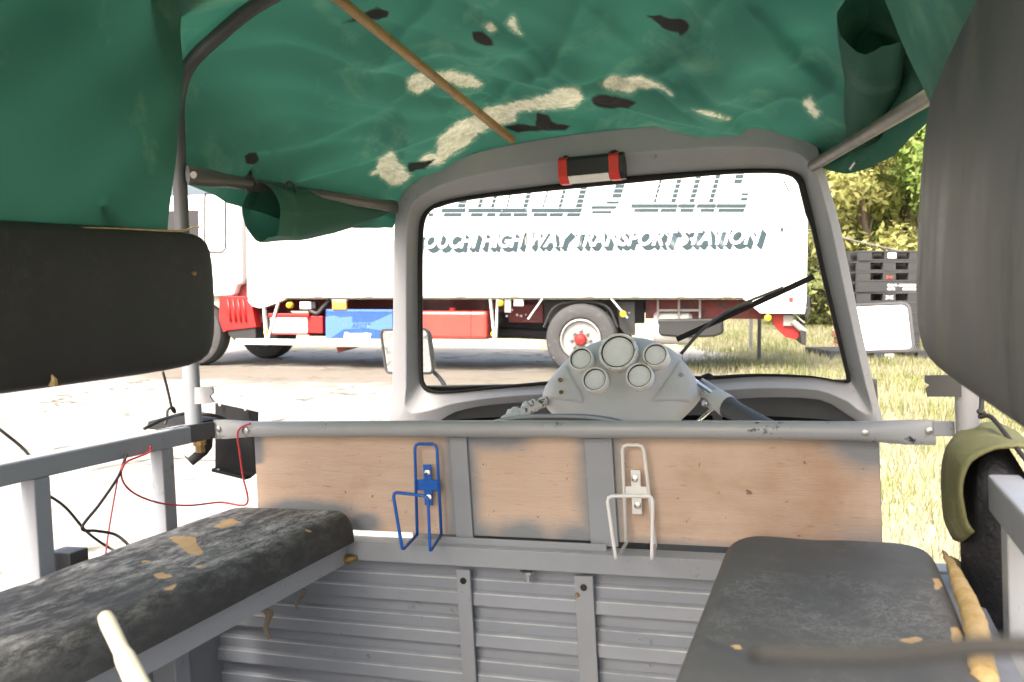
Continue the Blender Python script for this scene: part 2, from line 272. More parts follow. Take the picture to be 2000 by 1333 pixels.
# ------------------------------------------------------------------ mesh helpers
class MB:
    def __init__(s): s.v = []; s.f = []
    def add(s, vs_, fs): o = len(s.v); s.v += [Vector(p) for p in vs_]; s.f += [tuple(i + o for i in f) for f in fs]; return s
    def box(s, a, b):
        x0, x1 = sorted((a[0], b[0])); y0, y1 = sorted((a[1], b[1])); z0, z1 = sorted((a[2], b[2]))
        return s.add([(x0, y0, z0), (x1, y0, z0), (x1, y1, z0), (x0, y1, z0), (x0, y0, z1), (x1, y0, z1), (x1, y1, z1), (x0, y1, z1)],
                     [(0, 3, 2, 1), (4, 5, 6, 7), (0, 1, 5, 4), (1, 2, 6, 5), (2, 3, 7, 6), (3, 0, 4, 7)])
    def bar(s, p, q_, w_, h, up=(0, 0, 1)):
        p, q_ = Vector(p), Vector(q_); d = (q_ - p).normalized(); sd_ = d.cross(Vector(up)).normalized(); u_ = sd_.cross(d)
        vs_ = [e + sd_ * a * w_ / 2 + u_ * b_ * h / 2 for e in (p, q_) for a, b_ in ((-1, -1), (1, -1), (1, 1), (-1, 1))]
        return s.add(vs_, [(0, 1, 2, 3), (7, 6, 5, 4), (0, 4, 5, 1), (1, 5, 6, 2), (2, 6, 7, 3), (3, 7, 4, 0)])
    def tube(s, pts, r, n=10, cap=True, flat=None):
        pts = [Vector(p) for p in pts]; rs = r if isinstance(r, (list, tuple)) else [r] * len(pts); vs_ = []; fs = []
        ref = None
        for i, p in enumerate(pts):
            d = ((pts[min(i + 1, len(pts) - 1)] - pts[max(i - 1, 0)])).normalized()
            if ref is None: ref = Vector((0, 0, 1)) if abs(d.z) < .9 else Vector((1, 0, 0))
            a = d.cross(ref).normalized(); b_ = a.cross(d).normalized(); ref = b_
            for k in range(n):
                t = 2 * math.pi * k / n; fa, fb = flat[i] if flat else (1, 1)
                vs_.append(p + (a * math.cos(t) * fa + b_ * math.sin(t) * fb) * rs[i])
        for i in range(len(pts) - 1):
            for k in range(n): fs.append((i * n + k, i * n + (k + 1) % n, (i + 1) * n + (k + 1) % n, (i + 1) * n + k))
        if cap: fs.append(tuple(range(n))[::-1]); fs.append(tuple(range((len(pts) - 1) * n, len(pts) * n)))
        return s.add(vs_, fs)
    def lathe(s, prof, c, axis, n=24, close=False):
        """prof: (radius, offset along axis)"""
        ax = Vector(axis).normalized(); a = ax.orthogonal().normalized(); b_ = ax.cross(a); c = Vector(c); vs_ = []; fs = []
        for r, h in prof:
            for k in range(n):
                t = 2 * math.pi * k / n; vs_.append(c + ax * h + (a * math.cos(t) + b_ * math.sin(t)) * r)
        m_ = len(prof)
        for i in range(m_ - 1):
            for k in range(n): fs.append((i * n + k, i * n + (k + 1) % n, (i + 1) * n + (k + 1) % n, (i + 1) * n + k))
        if not close: fs.append(tuple(range(n))[::-1]); fs.append(tuple(range((m_ - 1) * n, m_ * n)))
        return s.add(vs_, fs)
    def prism(s, poly, off):
        n = len(poly); off = Vector(off); vs_ = [Vector(p) for p in poly] + [Vector(p) + off for p in poly]
        return s.add(vs_, [tuple(range(n)), tuple(range(n, 2 * n))[::-1]] + [(i, i + n, (i + 1) % n + n, (i + 1) % n) for i in range(n)])
    def grid(s, rows):
        n = len(rows[0]); vs_ = [p for r in rows for p in r]
        return s.add(vs_, [(i * n + j, i * n + j + 1, (i + 1) * n + j + 1, (i + 1) * n + j) for i in range(len(rows) - 1) for j in range(n - 1)])
    def build(s, name, mat, parent=None, smooth=False, bevel=0, solid=0, sub=0, origin=None, frame=None, attrs=None, fix=True):
        me = bpy.data.meshes.new(name)
        o0 = Vector(origin) if origin is not None else Vector((0, 0, 0))
        me.from_pydata([tuple(p - o0) for p in s.v], [], s.f)
        if fix:
            import bmesh
            bm = bmesh.new(); bm.from_mesh(me); bmesh.ops.recalc_face_normals(bm, faces=bm.faces); bm.to_mesh(me); bm.free()
        me.materials.append(MATS[mat])
        if attrs:
            for k, vals in attrs.items():
                at = me.attributes.new(k, 'FLOAT', 'POINT'); at.data.foreach_set('value', vals)
        if smooth:
            me.polygons.foreach_set('use_smooth', [True] * len(me.polygons))
            if smooth == 'auto': me.set_sharp_from_angle(angle=R_(38))
        ob = bpy.data.objects.new(name, me); col.objects.link(ob)
        if parent: ob.parent = parent
        elif frame is not None: ob.matrix_world = frame @ Matrix.Translation(o0)
        else: ob.location = o0
        if bevel:
            md = ob.modifiers.new('bevel', 'BEVEL'); md.width = bevel; md.segments = 2; md.limit_method = 'ANGLE'
        if solid:
            md = ob.modifiers.new('thick', 'SOLIDIFY'); md.thickness = solid; md.offset = 0
        if sub:
            md = ob.modifiers.new('sub', 'SUBSURF'); md.levels = sub; md.render_levels = sub
        return ob
def empty(name, frame=None, at=(0, 0, 0)):
    o = bpy.data.objects.new(name, None); col.objects.link(o); o.empty_display_size = .1
    o.matrix_world = (frame if frame is not None else Matrix()) @ Matrix.Translation(at); return o
def tag(o, label=None, cat=None, group=None, kind=None):
    for k, val in (('label', label), ('category', cat), ('group', group), ('kind', kind)):
        if val: o[k] = val
    return o
def curve_pts(pts, n=6):
    """Catmull-Rom through control points"""
    P = [Vector(p) for p in pts]; P = [P[0] * 2 - P[1]] + P + [P[-1] * 2 - P[-2]]; out = []
    for i in range(1, len(P) - 2):
        for k in range(n):
            t = k / n; a, b_, c_, d = P[i - 1:i + 3]
            out.append(.5 * ((2 * b_) + (c_ - a) * t + (2 * a - 5 * b_ + 4 * c_ - d) * t * t + (3 * b_ - a - 3 * c_ + d) * t ** 3))
    out.append(P[-2]); return out
def nv(x, y=0, z=0): return noise.noise(Vector((x, y, z)))

# ================================================================== GROUND
def gh(x, y):
    t = max(0, y - 16); return .034 * t if t < 16 else .034 * 16 + (t - 16) * .1 if t < 60 else 4.944 + (t - 60) * .02
mb = MB(); xs = [-400, -200, -100, -60, -40, -30, -24, -20, -16, -12, -8, -4, -2, 0, 1, 2, 3, 4, 6, 8, 10, 12, 16, 20, 24, 30, 40, 60, 100, 200, 400]
ys = [-400, -150, -60, -30, -16, -8, -4, -2, 0, 1, 2, 3, 4, 6, 8, 10, 12, 14, 16, 17, 18, 20, 22, 25, 28, 32, 38, 46, 60, 76, 120, 400]
mb.grid([[Vector((x, y, gh(x, y) + (.02 * nv(x * .5, y * .5) if 0 < y < 20 and abs(x) < 20 else 0))) for x in xs] for y in ys])
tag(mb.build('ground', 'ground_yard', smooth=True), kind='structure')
# ================================================================== RICKSHAW
rick = empty('auto_rickshaw', V, (-.44, .9, 0.0))
tag(rick, 'grey painted three wheeled rickshaw with open bench bay and framed windscreen', 'rickshaw')
RK = Vector((-.44, .9, 0))
def part(mb, name, mat, parent=None, **k):
    p = parent or rick
    mb.v = [v_ - RK for v_ in mb.v]
    return mb.build(name, mat, p, **k)
rc = -.44
# floor and side sheets
part(MB().box((-1.05, -.3, .39), (.18, 1.365, .405)), 'floor', 'floor_paint')
part(MB().box((-1.085, -.3, .38), (-1.072, 1.375, .74)), 'side_panel', 'grey_paint', bevel=.003)
part(MB().box((.21, -.3, .38), (.225, 1.36, .74)), 'side_panel', 'grey_paint', bevel=.003)
# front bulkhead: lapped steel slats
for i in range(6):
    top = .706 - .068 * i
    prof = [(0, 0), (.002, .001), (.022, .001), (.0255, .0068), (.0265, .008), (.028, .0082), (.043, .008), (.0465, .0138), (.0475, .015), (.0492, .0153), (.066, .019), (.0685, .012), (.0685, -.002)]; worn_highlight = [0, 0, 0, .3, 1, 0, 0, .3, 1, 0, 0, 0, 0]
    m_ = MB(); rows = []
    for k in range(9):
        r = -1.072 + 1.285 * k / 8
        rows.append([Vector((r, 1.362 - b_ + .0015 * nv(r * 6, i), top - a)) for a, b_ in prof])
    part(m_.grid(rows), 'slat', 'slat_paint', smooth='auto', attrs={'worn_highlight': worn_highlight * 9})
# two upright flat strips over the slats
for (x0, y0, x1, y1, wd) in ((905, 1113, 918, 1333, .024), (1140, 1125, 1151, 1333, .03)):
    a = q(x0, y0, f=1.338); b_ = q(x1, y1, f=1.338); d = (b_ - a).normalized(); b_ = a + d * .31
    s_ = part(MB().bar(a, b_, wd, .006, (0, 1, 0)), 'upright_strip', 'grey_paint', bevel=.001)
    part(MB().lathe([(.0055, 0), (.0055, .0012)], a + d * .018 + Vector((0, -.003, 0)), (0, -1, 0), 12), 'bolt_hole', 'lamp_black', s_)
p = q(1127, 1163, f=1.333); part(MB().lathe([(.004, 0), (.003, .002)], p, (0, -1, 0), 8), 'rust_spot', 'brass')
# bench-height angle iron
a = part(MB().box((-.79, 1.318, .711), (.17, 1.322, .742)), 'cross_angle', 'grey_paint', bevel=.0015)
part(MB().box((-.79, 1.322, .738), (.17, 1.358, .742)), 'angle_flange', 'pale_grey_paint', a)
part(MB().lathe([(.012, 0), (.012, .004), (.005, .005), (.005, .016)], q(1030, 1116, f=1.335), (0, 0, -1), 8), 'bolt', 'steel')
part(MB().bar(q(862, 1058, f=1.34) + Vector((0, 0, .0)), q(1185, 1074, f=1.34), .004, .016, (0, 0, 1)), 'splice_plate', 'grey_paint', bevel=.001)
part(MB().tube([q(668, 1092, f=1.315), q(680, 1094, f=1.313), q(697, 1089, f=1.315)], [.006, .009, .004], 8), 'weld_bead', 'brass', smooth=True)
# plywood boards with grey overspray at their edges
strips = [(q(895, 858, f=1.352).x, .030), (q(1168, 860, f=1.352).x, .044)]
edges = [-.976, strips[0][0], strips[1][0], .066]
bot = .752
for i in range(3):
    x0, x1 = edges[i] + .001, edges[i + 1] - .001; NX, NZ = 60, 20; m_ = MB(); ov = []
    rows = []
    for b_ in range(NZ + 1):
        row = []
        for k in range(NX + 1):
            x = x0 + (x1 - x0) * k / NX; z = bot + (i == 2) * .0 + (.918 - bot) * b_ / NZ; row.append(Vector((x, 1.357, z)))
            dz = z - bot; o_ = 0
            if i == 0: o_ = max(.9 * math.exp(-((x - x0) / .02) ** 2) * (z > .86), 1.0 * math.exp(-((x + .875) / .10) ** 2 - ((z - .783) / .02) ** 2), .9 * math.exp(-((x + .76) / .035) ** 2 - ((z - .765) / .02) ** 2), .85 * math.exp(-((x1 - x) / .032) ** 2))
            if i == 1: o_ = max(.95 * math.exp(-(dz / .034) ** 2) * (.7 + .4 * nv(x * 20, 5)), .8 * math.exp(-((x1 - x) / .042) ** 2), .8 * math.exp(-((x - x0) / .032) ** 2), .8 * math.exp(-((.918 - z) / .028) ** 2) / (1 + math.exp((x + .46) * 60)))
            if i == 2: o_ = max(1.0 * math.exp(-((x1 - x) / .075) ** 2 - ((.915 - z) / .045) ** 2), .5 * math.exp(-(dz / .012) ** 2), .95 * math.exp(-((x - x0) / .035) ** 2), .5 * math.exp(-((x1 - x) / .09) ** 2 - (dz / .06) ** 2))
            ov.append(o_)
        rows.append(row)
    m_.grid(rows); pb = part(m_, 'plywood_board', 'plywood', attrs={'overspray': ov}, fix=False)
    part(MB().box((x0, 1.3575, bot), (x1, 1.366, .918)), 'board_core', 'plywood', pb)
for i, (x, wd) in enumerate(strips):
    a = Vector((x, 1.352, .915)); b_ = Vector((x + (.004 if i == 0 else .004), 1.352, .745))
    part(MB().bar(a, b_, wd, .004, (0, 1, 0)), 'board_strip', 'grey_paint', bevel=.001)
# cross rail: tube with flattened ends and bolts
pts = [Vector((-1.035, 1.325, .931)), Vector((-1.01, 1.325, .931)), Vector((-.985, 1.327, .931)), Vector((-.955, 1.33, .931)), Vector((-.6, 1.33, .9325)), Vector((-.2, 1.33, .932)), Vector((.035, 1.33, .931)), Vector((.07, 1.328, .9305)), Vector((.10, 1.326, .930)), Vector((.135, 1.325, .930))]
fl = [(.35, 1.3), (.35, 1.3), (.7, 1.15), (1, 1), (1, 1), (1, 1), (1, 1), (.7, 1.15), (.35, 1.3), (.35, 1.3)]
rail = part(MB().tube(pts, .0135, 14, True, fl), 'cross_rail', 'rail_paint', smooth='auto')
for (x, y) in ((427, 838), (482, 842), (1815, 842), (1690, 846)):
    part(MB().lathe([(.005, 0), (.0045, .003), (.002, .004)], q(x, y, f=1.319 if x > 500 or x < 450 else 1.316), (0, -1, 0), 10), 'bolt', 'steel', rail, smooth='auto')
# bay sides: rails and posts
def side(sgn):
    if sgn < 0:
        r0, r1 = -1.072, -1.042
        part(MB().box((r0, -.3, .914), (r1, 1.295, .945)), 'side_rail', 'grey_paint', bevel=.003)
        for f0 in (.945, 1.2, .5, .1): part(MB().box((r0 + .002, f0, .74), (r1 - .002, f0 + .028, .914)), 'side_post', 'grey_paint', bevel=.002)
        part(MB().box((r0 - .001, .985, .772), (r1 + .012, 1.02, .80)), 'post_clip', 'dark_iron', bevel=.002)
    else:
        r0, r1 = .172, .206
        part(MB().box((r0, -.3, .862), (r1, 1.16, .905)), 'side_rail', 'grey_paint', bevel=.003)
        for f0 in (1.06, .3): part(MB().box((r0 + .002, f0, .5), (r1 + .012, f0 + .035, .862)), 'side_post', 'pale_grey_paint', bevel=.002)
        part(MB().add([(.172, 1.06, .72), (.172, 1.06, .62), (.13, 1.06, .62), (.172, 1.064, .72), (.172, 1.064, .62), (.13, 1.064, .62)], [(0, 1, 2), (3, 5, 4), (0, 3, 4, 1), (1, 4, 5, 2), (2, 5, 3, 0)]), 'gusset', 'pale_grey_paint')
side(-1); side(1)
# left end plate linking side rail to cross rail
part(MB().bar((-1.062, 1.21, .931), (-1.03, 1.318, .931), .004, .03), 'rail_link', 'dark_iron', bevel=.001)
part(MB().lathe([(.011, 0), (.011, .008), (.008, .008), (.008, .02)], q(390, 862, f=1.29), (0, 0, -1), 8), 'nut', 'brass')
a = q(1890, 830, f=1.31); part(MB().bar(q(1822, 838, f=1.322), q(1865, 838, f=1.322), .006, .02), 'rail_link', 'grey_paint', bevel=.001)
# bench rails and legs
part(MB().box((-.779, -.3, .705), (-.775, 1.318, .742)), 'bench_rail', 'pale_grey_paint', bevel=.001)
part(MB().box((-1.04, -.3, .735), (-.779, 1.318, .739)), 'bench_shelf', 'grey_paint')
part(MB().box((-.127, -.3, .70), (-.123, 1.318, .742)), 'bench_rail', 'pale_grey_paint', bevel=.001)
part(MB().box((-.123, -.3, .735), (.17, 1.318, .739)), 'bench_shelf', 'grey_paint')
for f0 in (.99, .3): part(MB().box((-.90, f0, .405), (-.86, f0 + .03, .735)), 'bench_leg', 'grey_paint', bevel=.002)
# shreds of old cover hanging below the left bench
for (x0, y0, x1, y1, wd) in ((512, 1185, 530, 1245, .018), (588, 1150, 583, 1190, .010)):
    a = q(x0, y0, r=-.782); b_ = q(x1, y1, r=-.79); m_ = MB(); rows = []
    for k in range(7):
        t = k / 6; c_ = a.lerp(b_, t) + Vector((.004 * math.sin(t * 7), .006 * math.sin(t * 5), 0)); ww = wd * (1 - t * .7) * (1 + .3 * math.sin(t * 9))
        rows.append([c_ + Vector((-ww / 2, 0, .002 * math.sin(k * 3))), c_ + Vector((0, .004, 0)), c_ + Vector((ww / 2, 0, -.002 * math.cos(k * 2)))])
    part(m_.grid(rows), 'cover_shred', 'shred')
# hoop, tie bars, poles
hp = [Vector((-1.058, 1.3, .93)), Vector((-1.06, 1.3, 1.2)), Vector((-1.058, 1.3, 1.46)), Vector((-1.05, 1.3, 1.525)), Vector((-1.026, 1.3, 1.568)), Vector((-.97, 1.3, 1.605)), Vector((-.864, 1.3, 1.655)), Vector((-.66, 1.3, 1.70)), Vector((-.44, 1.3, 1.71)), Vector((-.2, 1.3, 1.70)), Vector((0, 1.3, 1.66)), Vector((.1, 1.3, 1.615)), Vector((.15, 1.3, 1.56)), Vector((.168, 1.3, 1.48)), Vector((.17, 1.3, 1.2)), Vector((.171, 1.3, .93))]
part(MB().tube(curve_pts(hp, 5), .0125, 12), 'roof_hoop', 'dark_iron', smooth='auto')
# lower pole ends, repainted pale
for x, y0, y1, mt in ((-1.0585, .93, 1.08, 'grey_paint'), (.171, .93, 1.06, 'bracket_rust')):
    part(MB().tube([(x, 1.3, y0), (x, 1.3, y1)], .0145, 14), 'pole_sleeve', mt, smooth='auto')
# tab brackets on the poles
m_ = MB().prism([q(380, 758, f=1.288), q(414, 757, f=1.288), q(416, 768, f=1.288), q(409, 775, f=1.288), q(418, 787, f=1.288), q(400, 790, f=1.288), q(380, 790, f=1.288)], (0, .004, 0))
part(m_, 'tab_bracket', 'bracket_rust')
m_ = MB().prism([q(1806, 734, f=1.288), q(1884, 733, f=1.288), q(1884, 776, f=1.288), q(1811, 776, f=1.288), q(1807, 760, f=1.288), q(1815, 753, f=1.288), q(1806, 748, f=1.288)], (0, .004, 0))
part(m_, 'tab_bracket', 'bar_iron')
lb0, lb1 = q(372, 343, f=1.30), q(772, 405, f=1.945)
d = lb1 - lb0
bar = part(MB().tube([lb0 - d * .01, lb0 + d * .06, lb0 + d * .13, lb0 + d * .93, lb0 + d * .97, lb1 + d * .01], .0125, 12, True, [(.4, 1.35), (.4, 1.35), (1, 1), (1, 1), (.4, 1.2), (.4, 1.2)]), 'tie_bar', 'bar_iron', smooth='auto')
part(MB().lathe([(.007, 0), (.006, .003)], q(379, 343, f=1.287), (.3, -1, 0), 10), 'bolt', 'worn_bar', bar)
for x, y in ((488, 360), (567, 372)):
    c_ = lb0.lerp(lb1, (x - 372) / 400 * .8); c_ = q(x, y, f=1.30 + .645 * ((1 / (1.30 + 0)) and (x - 372) / 400) * .72)
    part(MB().tube([c_ + Vector((0, .012 * math.cos(t), .016 * math.sin(t))) + Vector((.012 * math.cos(t) * .3, 0, 0)) for t in [k * math.pi / 5 for k in range(11)]], .0022, 6), 'tie_cord', 'cord_black', bar, smooth=True)
part(MB().tube([q(1588, 325, f=1.94), q(1700, 258, f=1.6), q(1820, 186, f=1.30), q(1880, 150, f=1.2)], .0115, 14), 'tie_bar', 'worn_bar', smooth='auto')
a, b_ = q(1002, 276, f=1.925), q(640, -18, f=1.26)
part(MB().bar(a, b_, .017, .014), 'roof_batten', 'bamboo', bevel=.004)
# windscreen frame
KW = .2
def wp(x, y, dn=0):
    d = Vector((x - 1000, y - 667, FPX)); a = Vector((d.dot(R_i), d.dot(F_i), d.dot(U_i)))
    # plane f + KW*(u-1.49) = 1.95
    s = (1.95 + dn + KW * (1.49 - CAM_H)) / (a.y + KW * a.z)
    a = a * s; a.z += CAM_H; return a
outer = [(764, 850), (766, 780), (767, 700), (768, 600), (769, 500), (771, 440), (777, 400), (795, 368), (850, 332), (920, 302), (1000, 283), (1100, 266), (1200, 254), (1320, 245), (1430, 241), (1510, 248), (1562, 262), (1594, 286), (1607, 325), (1640, 440), (1665, 560), (1690, 680), (1710, 770), (1727, 850), (1660, 815), (1600, 782), (1480, 778), (1380, 786), (1200, 790), (1060, 786), (960, 792), (890, 806), (842, 832)]
inner = [(823, 752), (820, 735), (819, 700), (818, 600), (818, 520), (819, 470), (822, 435), (833, 412), (862, 396), (920, 384), (1000, 373), (1100, 361), (1200, 350), (1320, 340), (1430, 333), (1510, 332), (1548, 337), (1566, 350), (1574, 375), (1590, 440), (1612, 540), (1636, 640), (1653, 712), (1659, 738), (1652, 748), (1590, 738), (1480, 735), (1380, 741), (1200, 744), (1060, 752), (960, 760), (880, 768), (838, 766)]
def closed(P, n=3):
    m2 = len(P); Q = [Vector((*p, 0)) for p in P]; out = []
    for i in range(m2):
        a, b_, c_, d = Q[i - 1], Q[i], Q[(i + 1) % m2], Q[(i + 2) % m2]
        for k in range(n):
            t = k / n; p = .5 * ((2 * b_) + (c_ - a) * t + (2 * a - 5 * b_ + 4 * c_ - d) * t * t + (3 * b_ - a - 3 * c_ + d) * t ** 3); out.append((p.x, p.y))
    return out
outer, inner = closed(outer), closed(inner)
mid = []
for k, (o_, i_) in enumerate(zip(outer, inner)):
    t = .5 if k < 21 else (.52 if k < 54 else (.35 if k < 72 else .45)); mid.append((o_[0] + (i_[0] - o_[0]) * t, o_[1] + (i_[1] - o_[1]) * t))
n = len(outer)
L = [[wp(x, y, .02) for x, y in outer], [wp(x, y) for x, y in outer], [wp(x, y, -.012) for x, y in mid], [wp(x, y, .022) for x, y in inner], [wp(x, y, .045) for x, y in inner], [wp(x, y, .05) for x, y in outer]]
m_ = MB(); m_.add([p for l in L for p in l], [(a * n + k, a * n + (k + 1) % n, ((a + 1) % 6) * n + (k + 1) % n, ((a + 1) % 6) * n + k) for a in range(6) for k in range(n)])
wf_ = part(m_, 'windscreen_frame', 'header_paint', smooth='auto', bevel=.002)
gk = [wp(x, y, .02) for x, y in inner]
m_ = MB(); cen = sum(gk, Vector()) / n
def gaskp(k, w_, dn):
    x, y = inner[k]; 
    return wp(x + (1220 - x) / abs(max(1, math.hypot(1220 - x, (555 - y)))) * w_, y + (555 - y) / max(1, math.hypot(1220 - x, 555 - y)) * w_ * 1.0, dn)
loops = [[gaskp(k, -2, .017) for k in range(n)], [gaskp(k, 4, .010) for k in range(n)], [gaskp(k, 11 if 22 < k < 57 else 7, .016) for k in range(n)], [gaskp(k, 12 if 22 < k < 57 else 8, .03) for k in range(n)], [gaskp(k, -2, .04) for k in range(n)]]
m_.add([p for l in loops for p in l], [(a * n + k, a * n + (k + 1) % n, (a + 1) * n + (k + 1) % n, (a + 1) * n + k) for a in range(4) for k in range(n)])
part(m_, 'gasket', 'black_rubber', wf_, smooth=True)
part(MB().add([wp(x, y, .028) for x, y in inner], [tuple(range(n))]), 'windscreen_glass', 'windshield_glass', wf_)
part(MB().tube([wp(1530, 352, .02), wp(1536, 365, .018), wp(1543, 378, .02)], .0012, 5), 'loose_thread', 'cord_black', wf_)
# small black-and-red reflector box stuck on the header
rb = empty('reflector_box', V, q(1158, 335, f=1.93)); tag(rb, 'black box with red end bands and white strip on windscreen header', 'reflector')
RB = q(1158, 335, f=1.93)
ea = wp(1096, 338, -.012); eb = wp(1222, 326, -.012); ax = (eb - ea)
pr = [(-.0, .030), (-.026, .030), (-.036, .022), (-.036, -.013), (-.022, -.027), (0.0, -.027)]     # depth, height
def rbp(t, k, sc=1.0): return ea + ax * t + Vector((0, pr[k][0] * sc + .012, pr[k][1] * sc)) - RB
def rbseg(t0, t1, ks, name, mat, sc=1.0):
    m_ = MB(); A = [rbp(t0, k, sc) for k in ks]; B = [rbp(t1, k, sc) for k in ks]; nn = len(ks)
    m_.add(A + B, [tuple(range(nn))[::-1], tuple(range(nn, 2 * nn))] + [(k, (k + 1) % nn, (k + 1) % nn + nn, k + nn) for k in range(nn)]); return m_.build(name, mat, rb, bevel=.001)
rbseg(.0, 1.0, [0, 1, 2, 3, 4, 5], 'housing', 'lamp_black')
rbseg(.0, .14, [0, 1, 2, 3, 4, 5], 'red_band', 'lamp_red', 1.04); rbseg(.78, .93, [0, 1, 2, 3, 4, 5], 'red_band', 'lamp_red', 1.04)
m_ = MB(); A = [rbp(.15, 3, 1.02), rbp(.77, 3, 1.02), rbp(.77, 4, 1.03), rbp(.15, 4, 1.03)]; m_.prism(A, (0, -.001, -.001)); m_.build('white_strip', 'lamp_white', rb)
for t, w0 in ((.1, .010), (.84, .013)):
    m_ = MB().lathe([(w0, 0), (w0 * .8, .004), (w0 * .3, .006)], ea + ax * t + Vector((0, -.012, .027)) - RB, (0, -.8, .6), 9); m_.build('putty', 'lamp_black', rb, smooth=True)
# cowl below the windscreen
m_ = MB(); rows = []
for b_ in range(6):
    row = []
    for k in range(21):
        t = k / 20; x = -1.03 + 1.13 * t; bulge = .22 * (1 - (2 * t - 1) ** 4) ; z = [.935, .925, .90, .86, .6, .35][b_]; off = [.0, .3, .7, .9, 1.0, 1.0][b_]
        row.append(Vector((x, 2.09 + bulge * off, z)))
    rows.append(row)
cw = part(m_.grid(rows), 'front_cowl', 'cowl_dark', smooth=True, solid=.004)
m_ = MB()
pts = [Vector((-1.0 + 1.07 * k / 20, 2.05 + .16 * (1 - (2 * k / 20 - 1) ** 4), .838)) for k in range(21)]
part(m_.tube(pts, .006, 6), 'cowl_bead', 'black_rubber', cw)
m_ = MB(); m_.grid([[Vector((-1.0 + 1.07 * k / 20, 2.05 - .12 * j / 3 + .16 * (1 - (2 * k / 20 - 1) ** 4) * (1 - j / 3), .832 - .03 * j / 3)) for k in range(21)] for j in range(4)])
part(m_, 'cowl_shelf', 'cowl_dark', cw, smooth=True, solid=.003)
# instrument binnacle
DF = 1.80
ol = [(1055, 772), (1072, 742), (1100, 708), (1135, 680), (1175, 664), (1215, 657), (1255, 660), (1295, 670), (1325, 692), (1348, 722), (1366, 750), (1374, 770), (1362, 792), (1340, 812), (1318, 838), (1210, 848), (1105, 838), (1080, 812), (1064, 795)]
cx, cy = 1214, 745
KB = .5
def bq(x, y, f):
    d = Vector((x - 1000, y - 667, FPX)); a = Vector((d.dot(R_i), d.dot(F_i), d.dot(U_i)))
    s = (f + KB * (CAM_H - .955)) / (a.y - KB * a.z); a = a * s; a.z += CAM_H; return a      # face leans forward at the top
def binn(sc, f, dy=0): return [bq(cx + (x - cx) * sc, cy + (y - cy) * sc + dy, f) for x, y in ol]
loops = [binn(.97, DF + .16), binn(1.0, DF + .05), binn(1.0, DF + .012), binn(.95, DF - .012), binn(.80, DF - .03), binn(.5, DF - .036), binn(.2, DF - .037)]
nn = len(ol); m_ = MB(); m_.add([p for l in loops for p in l], [(a * nn + k, a * nn + (k + 1) % nn, (a + 1) * nn + (k + 1) % nn, (a + 1) * nn + k) for a in range(len(loops) - 1) for k in range(nn)] + [tuple(range((len(loops) - 1) * nn, len(loops) * nn))])
bn = part(m_, 'instrument_panel', 'binnacle', smooth=True, sub=1)
for pts in ([(1106, 712), (1135, 765), (1140, 788), (1068, 782), (1072, 748)], [(1330, 700), (1296, 750), (1270, 786), (1350, 788), (1362, 750)]):
    m_ = MB(); A = [bq(x, y, DF - .016 - (.02 if 1110 < x < 1310 else 0)) for x, y in pts]; B = [bq(cx + (x - cx) * .985, y, DF - .030 - (.016 if 1110 < x < 1310 else 0)) for x, y in pts]
    nn2 = len(pts); c_ = sum(B, Vector()) / nn2; B = [c_ + (p - c_) * .8 for p in B]
    m_.add(A + B, [tuple(range(nn2, 2 * nn2))] + [(k, (k + 1) % nn2, (k + 1) % nn2 + nn2, k + nn2) for k in range(nn2)]); part(m_, 'panel_wing', 'binnacle', bn, smooth=True, bevel=.004)
gax = Vector((0, -1, .46)).normalized()
for x, y, r in ((1208, 690, .0385), (1136, 704, .0245), (1281, 696, .0245), (1163, 744, .0255), (1250, 737, .0265)):
    c_ = bq(x, y, DF - .052); rr = r * 1.06
    m_ = MB().lathe([(rr * .96, -.045), (rr * .99, -.012), (rr, -.004), (rr, .004), (rr * .95, .009), (rr * .86, .009), (rr * .80, .004), (rr * .79, -.004)], c_, gax, 28, True)
    part(m_, 'gauge_bezel', 'bezel', bn, smooth='auto')
    part(MB().lathe([(rr * .84, -.006), (rr * .84, .0072), (rr * .79, .0072), (rr * .78, .002)], c_, gax, 28, True), 'gauge_seal', 'black_rubber', bn, smooth='auto')
    part(MB().lathe([(rr * .8, -.006), (rr * .8, .004)], c_, gax, 24), 'gauge_dial', 'gauge_dial', bn)
    part(MB().lathe([(rr * .79, .0055), (rr * .5, .0075), (rr * .1, .008)], c_, gax, 24, False), 'gauge_glass', 'gauge_glass', bn, smooth=True)
for x, y, mt in ((1094, 743, 'brass'), (1096, 767, 'brass'), (1330, 733, 'steel'), (1319, 757, 'steel')):
    part(MB().lathe([(.0045, -.02), (.0045, .002), (.0035, .004), (.0018, .004), (.0015, .001)], bq(x, y, DF - .036), gax, 10), 'screw', mt, bn)
# handlebars
hb = part(MB().tube([q(1345, 745, f=1.83), q(1375, 765, f=1.8), q(1405, 787, f=1.76)], .0115, 12), 'handlebar', 'chrome', smooth='auto')
a = q(1396, 780, f=1.765); b_ = q(1424, 797, f=1.73); part(MB().tube([a, a.lerp(b_, .1), a.lerp(b_, .85), b_], [.019, .0225, .0225, .019], 16), 'switch_clamp', 'binnacle', hb, smooth='auto')
c_ = a.lerp(b_, .5) + Vector((-.008, -.012, -.022)); part(MB().box(c_ - Vector((.008, .008, .01)), c_ + Vector((.008, .008, .01))), 'clamp_lug', 'dark_iron', hb, bevel=.003)
part(MB().lathe([(.007, 0), (.007, .01), (.004, .012)], a.lerp(b_, .3) + Vector((-.022, -.004, -.004)), (-.5, -1, .3), 10), 'clamp_screw', 'steel', hb)
part(MB().tube([q(1418, 793, f=1.74), q(1440, 806, f=1.71), q(1490, 832, f=1.64), q(1530, 852, f=1.58)], [.022, .018, .0165, .0165], 16), 'grip', 'dark_grip', hb, smooth='auto')
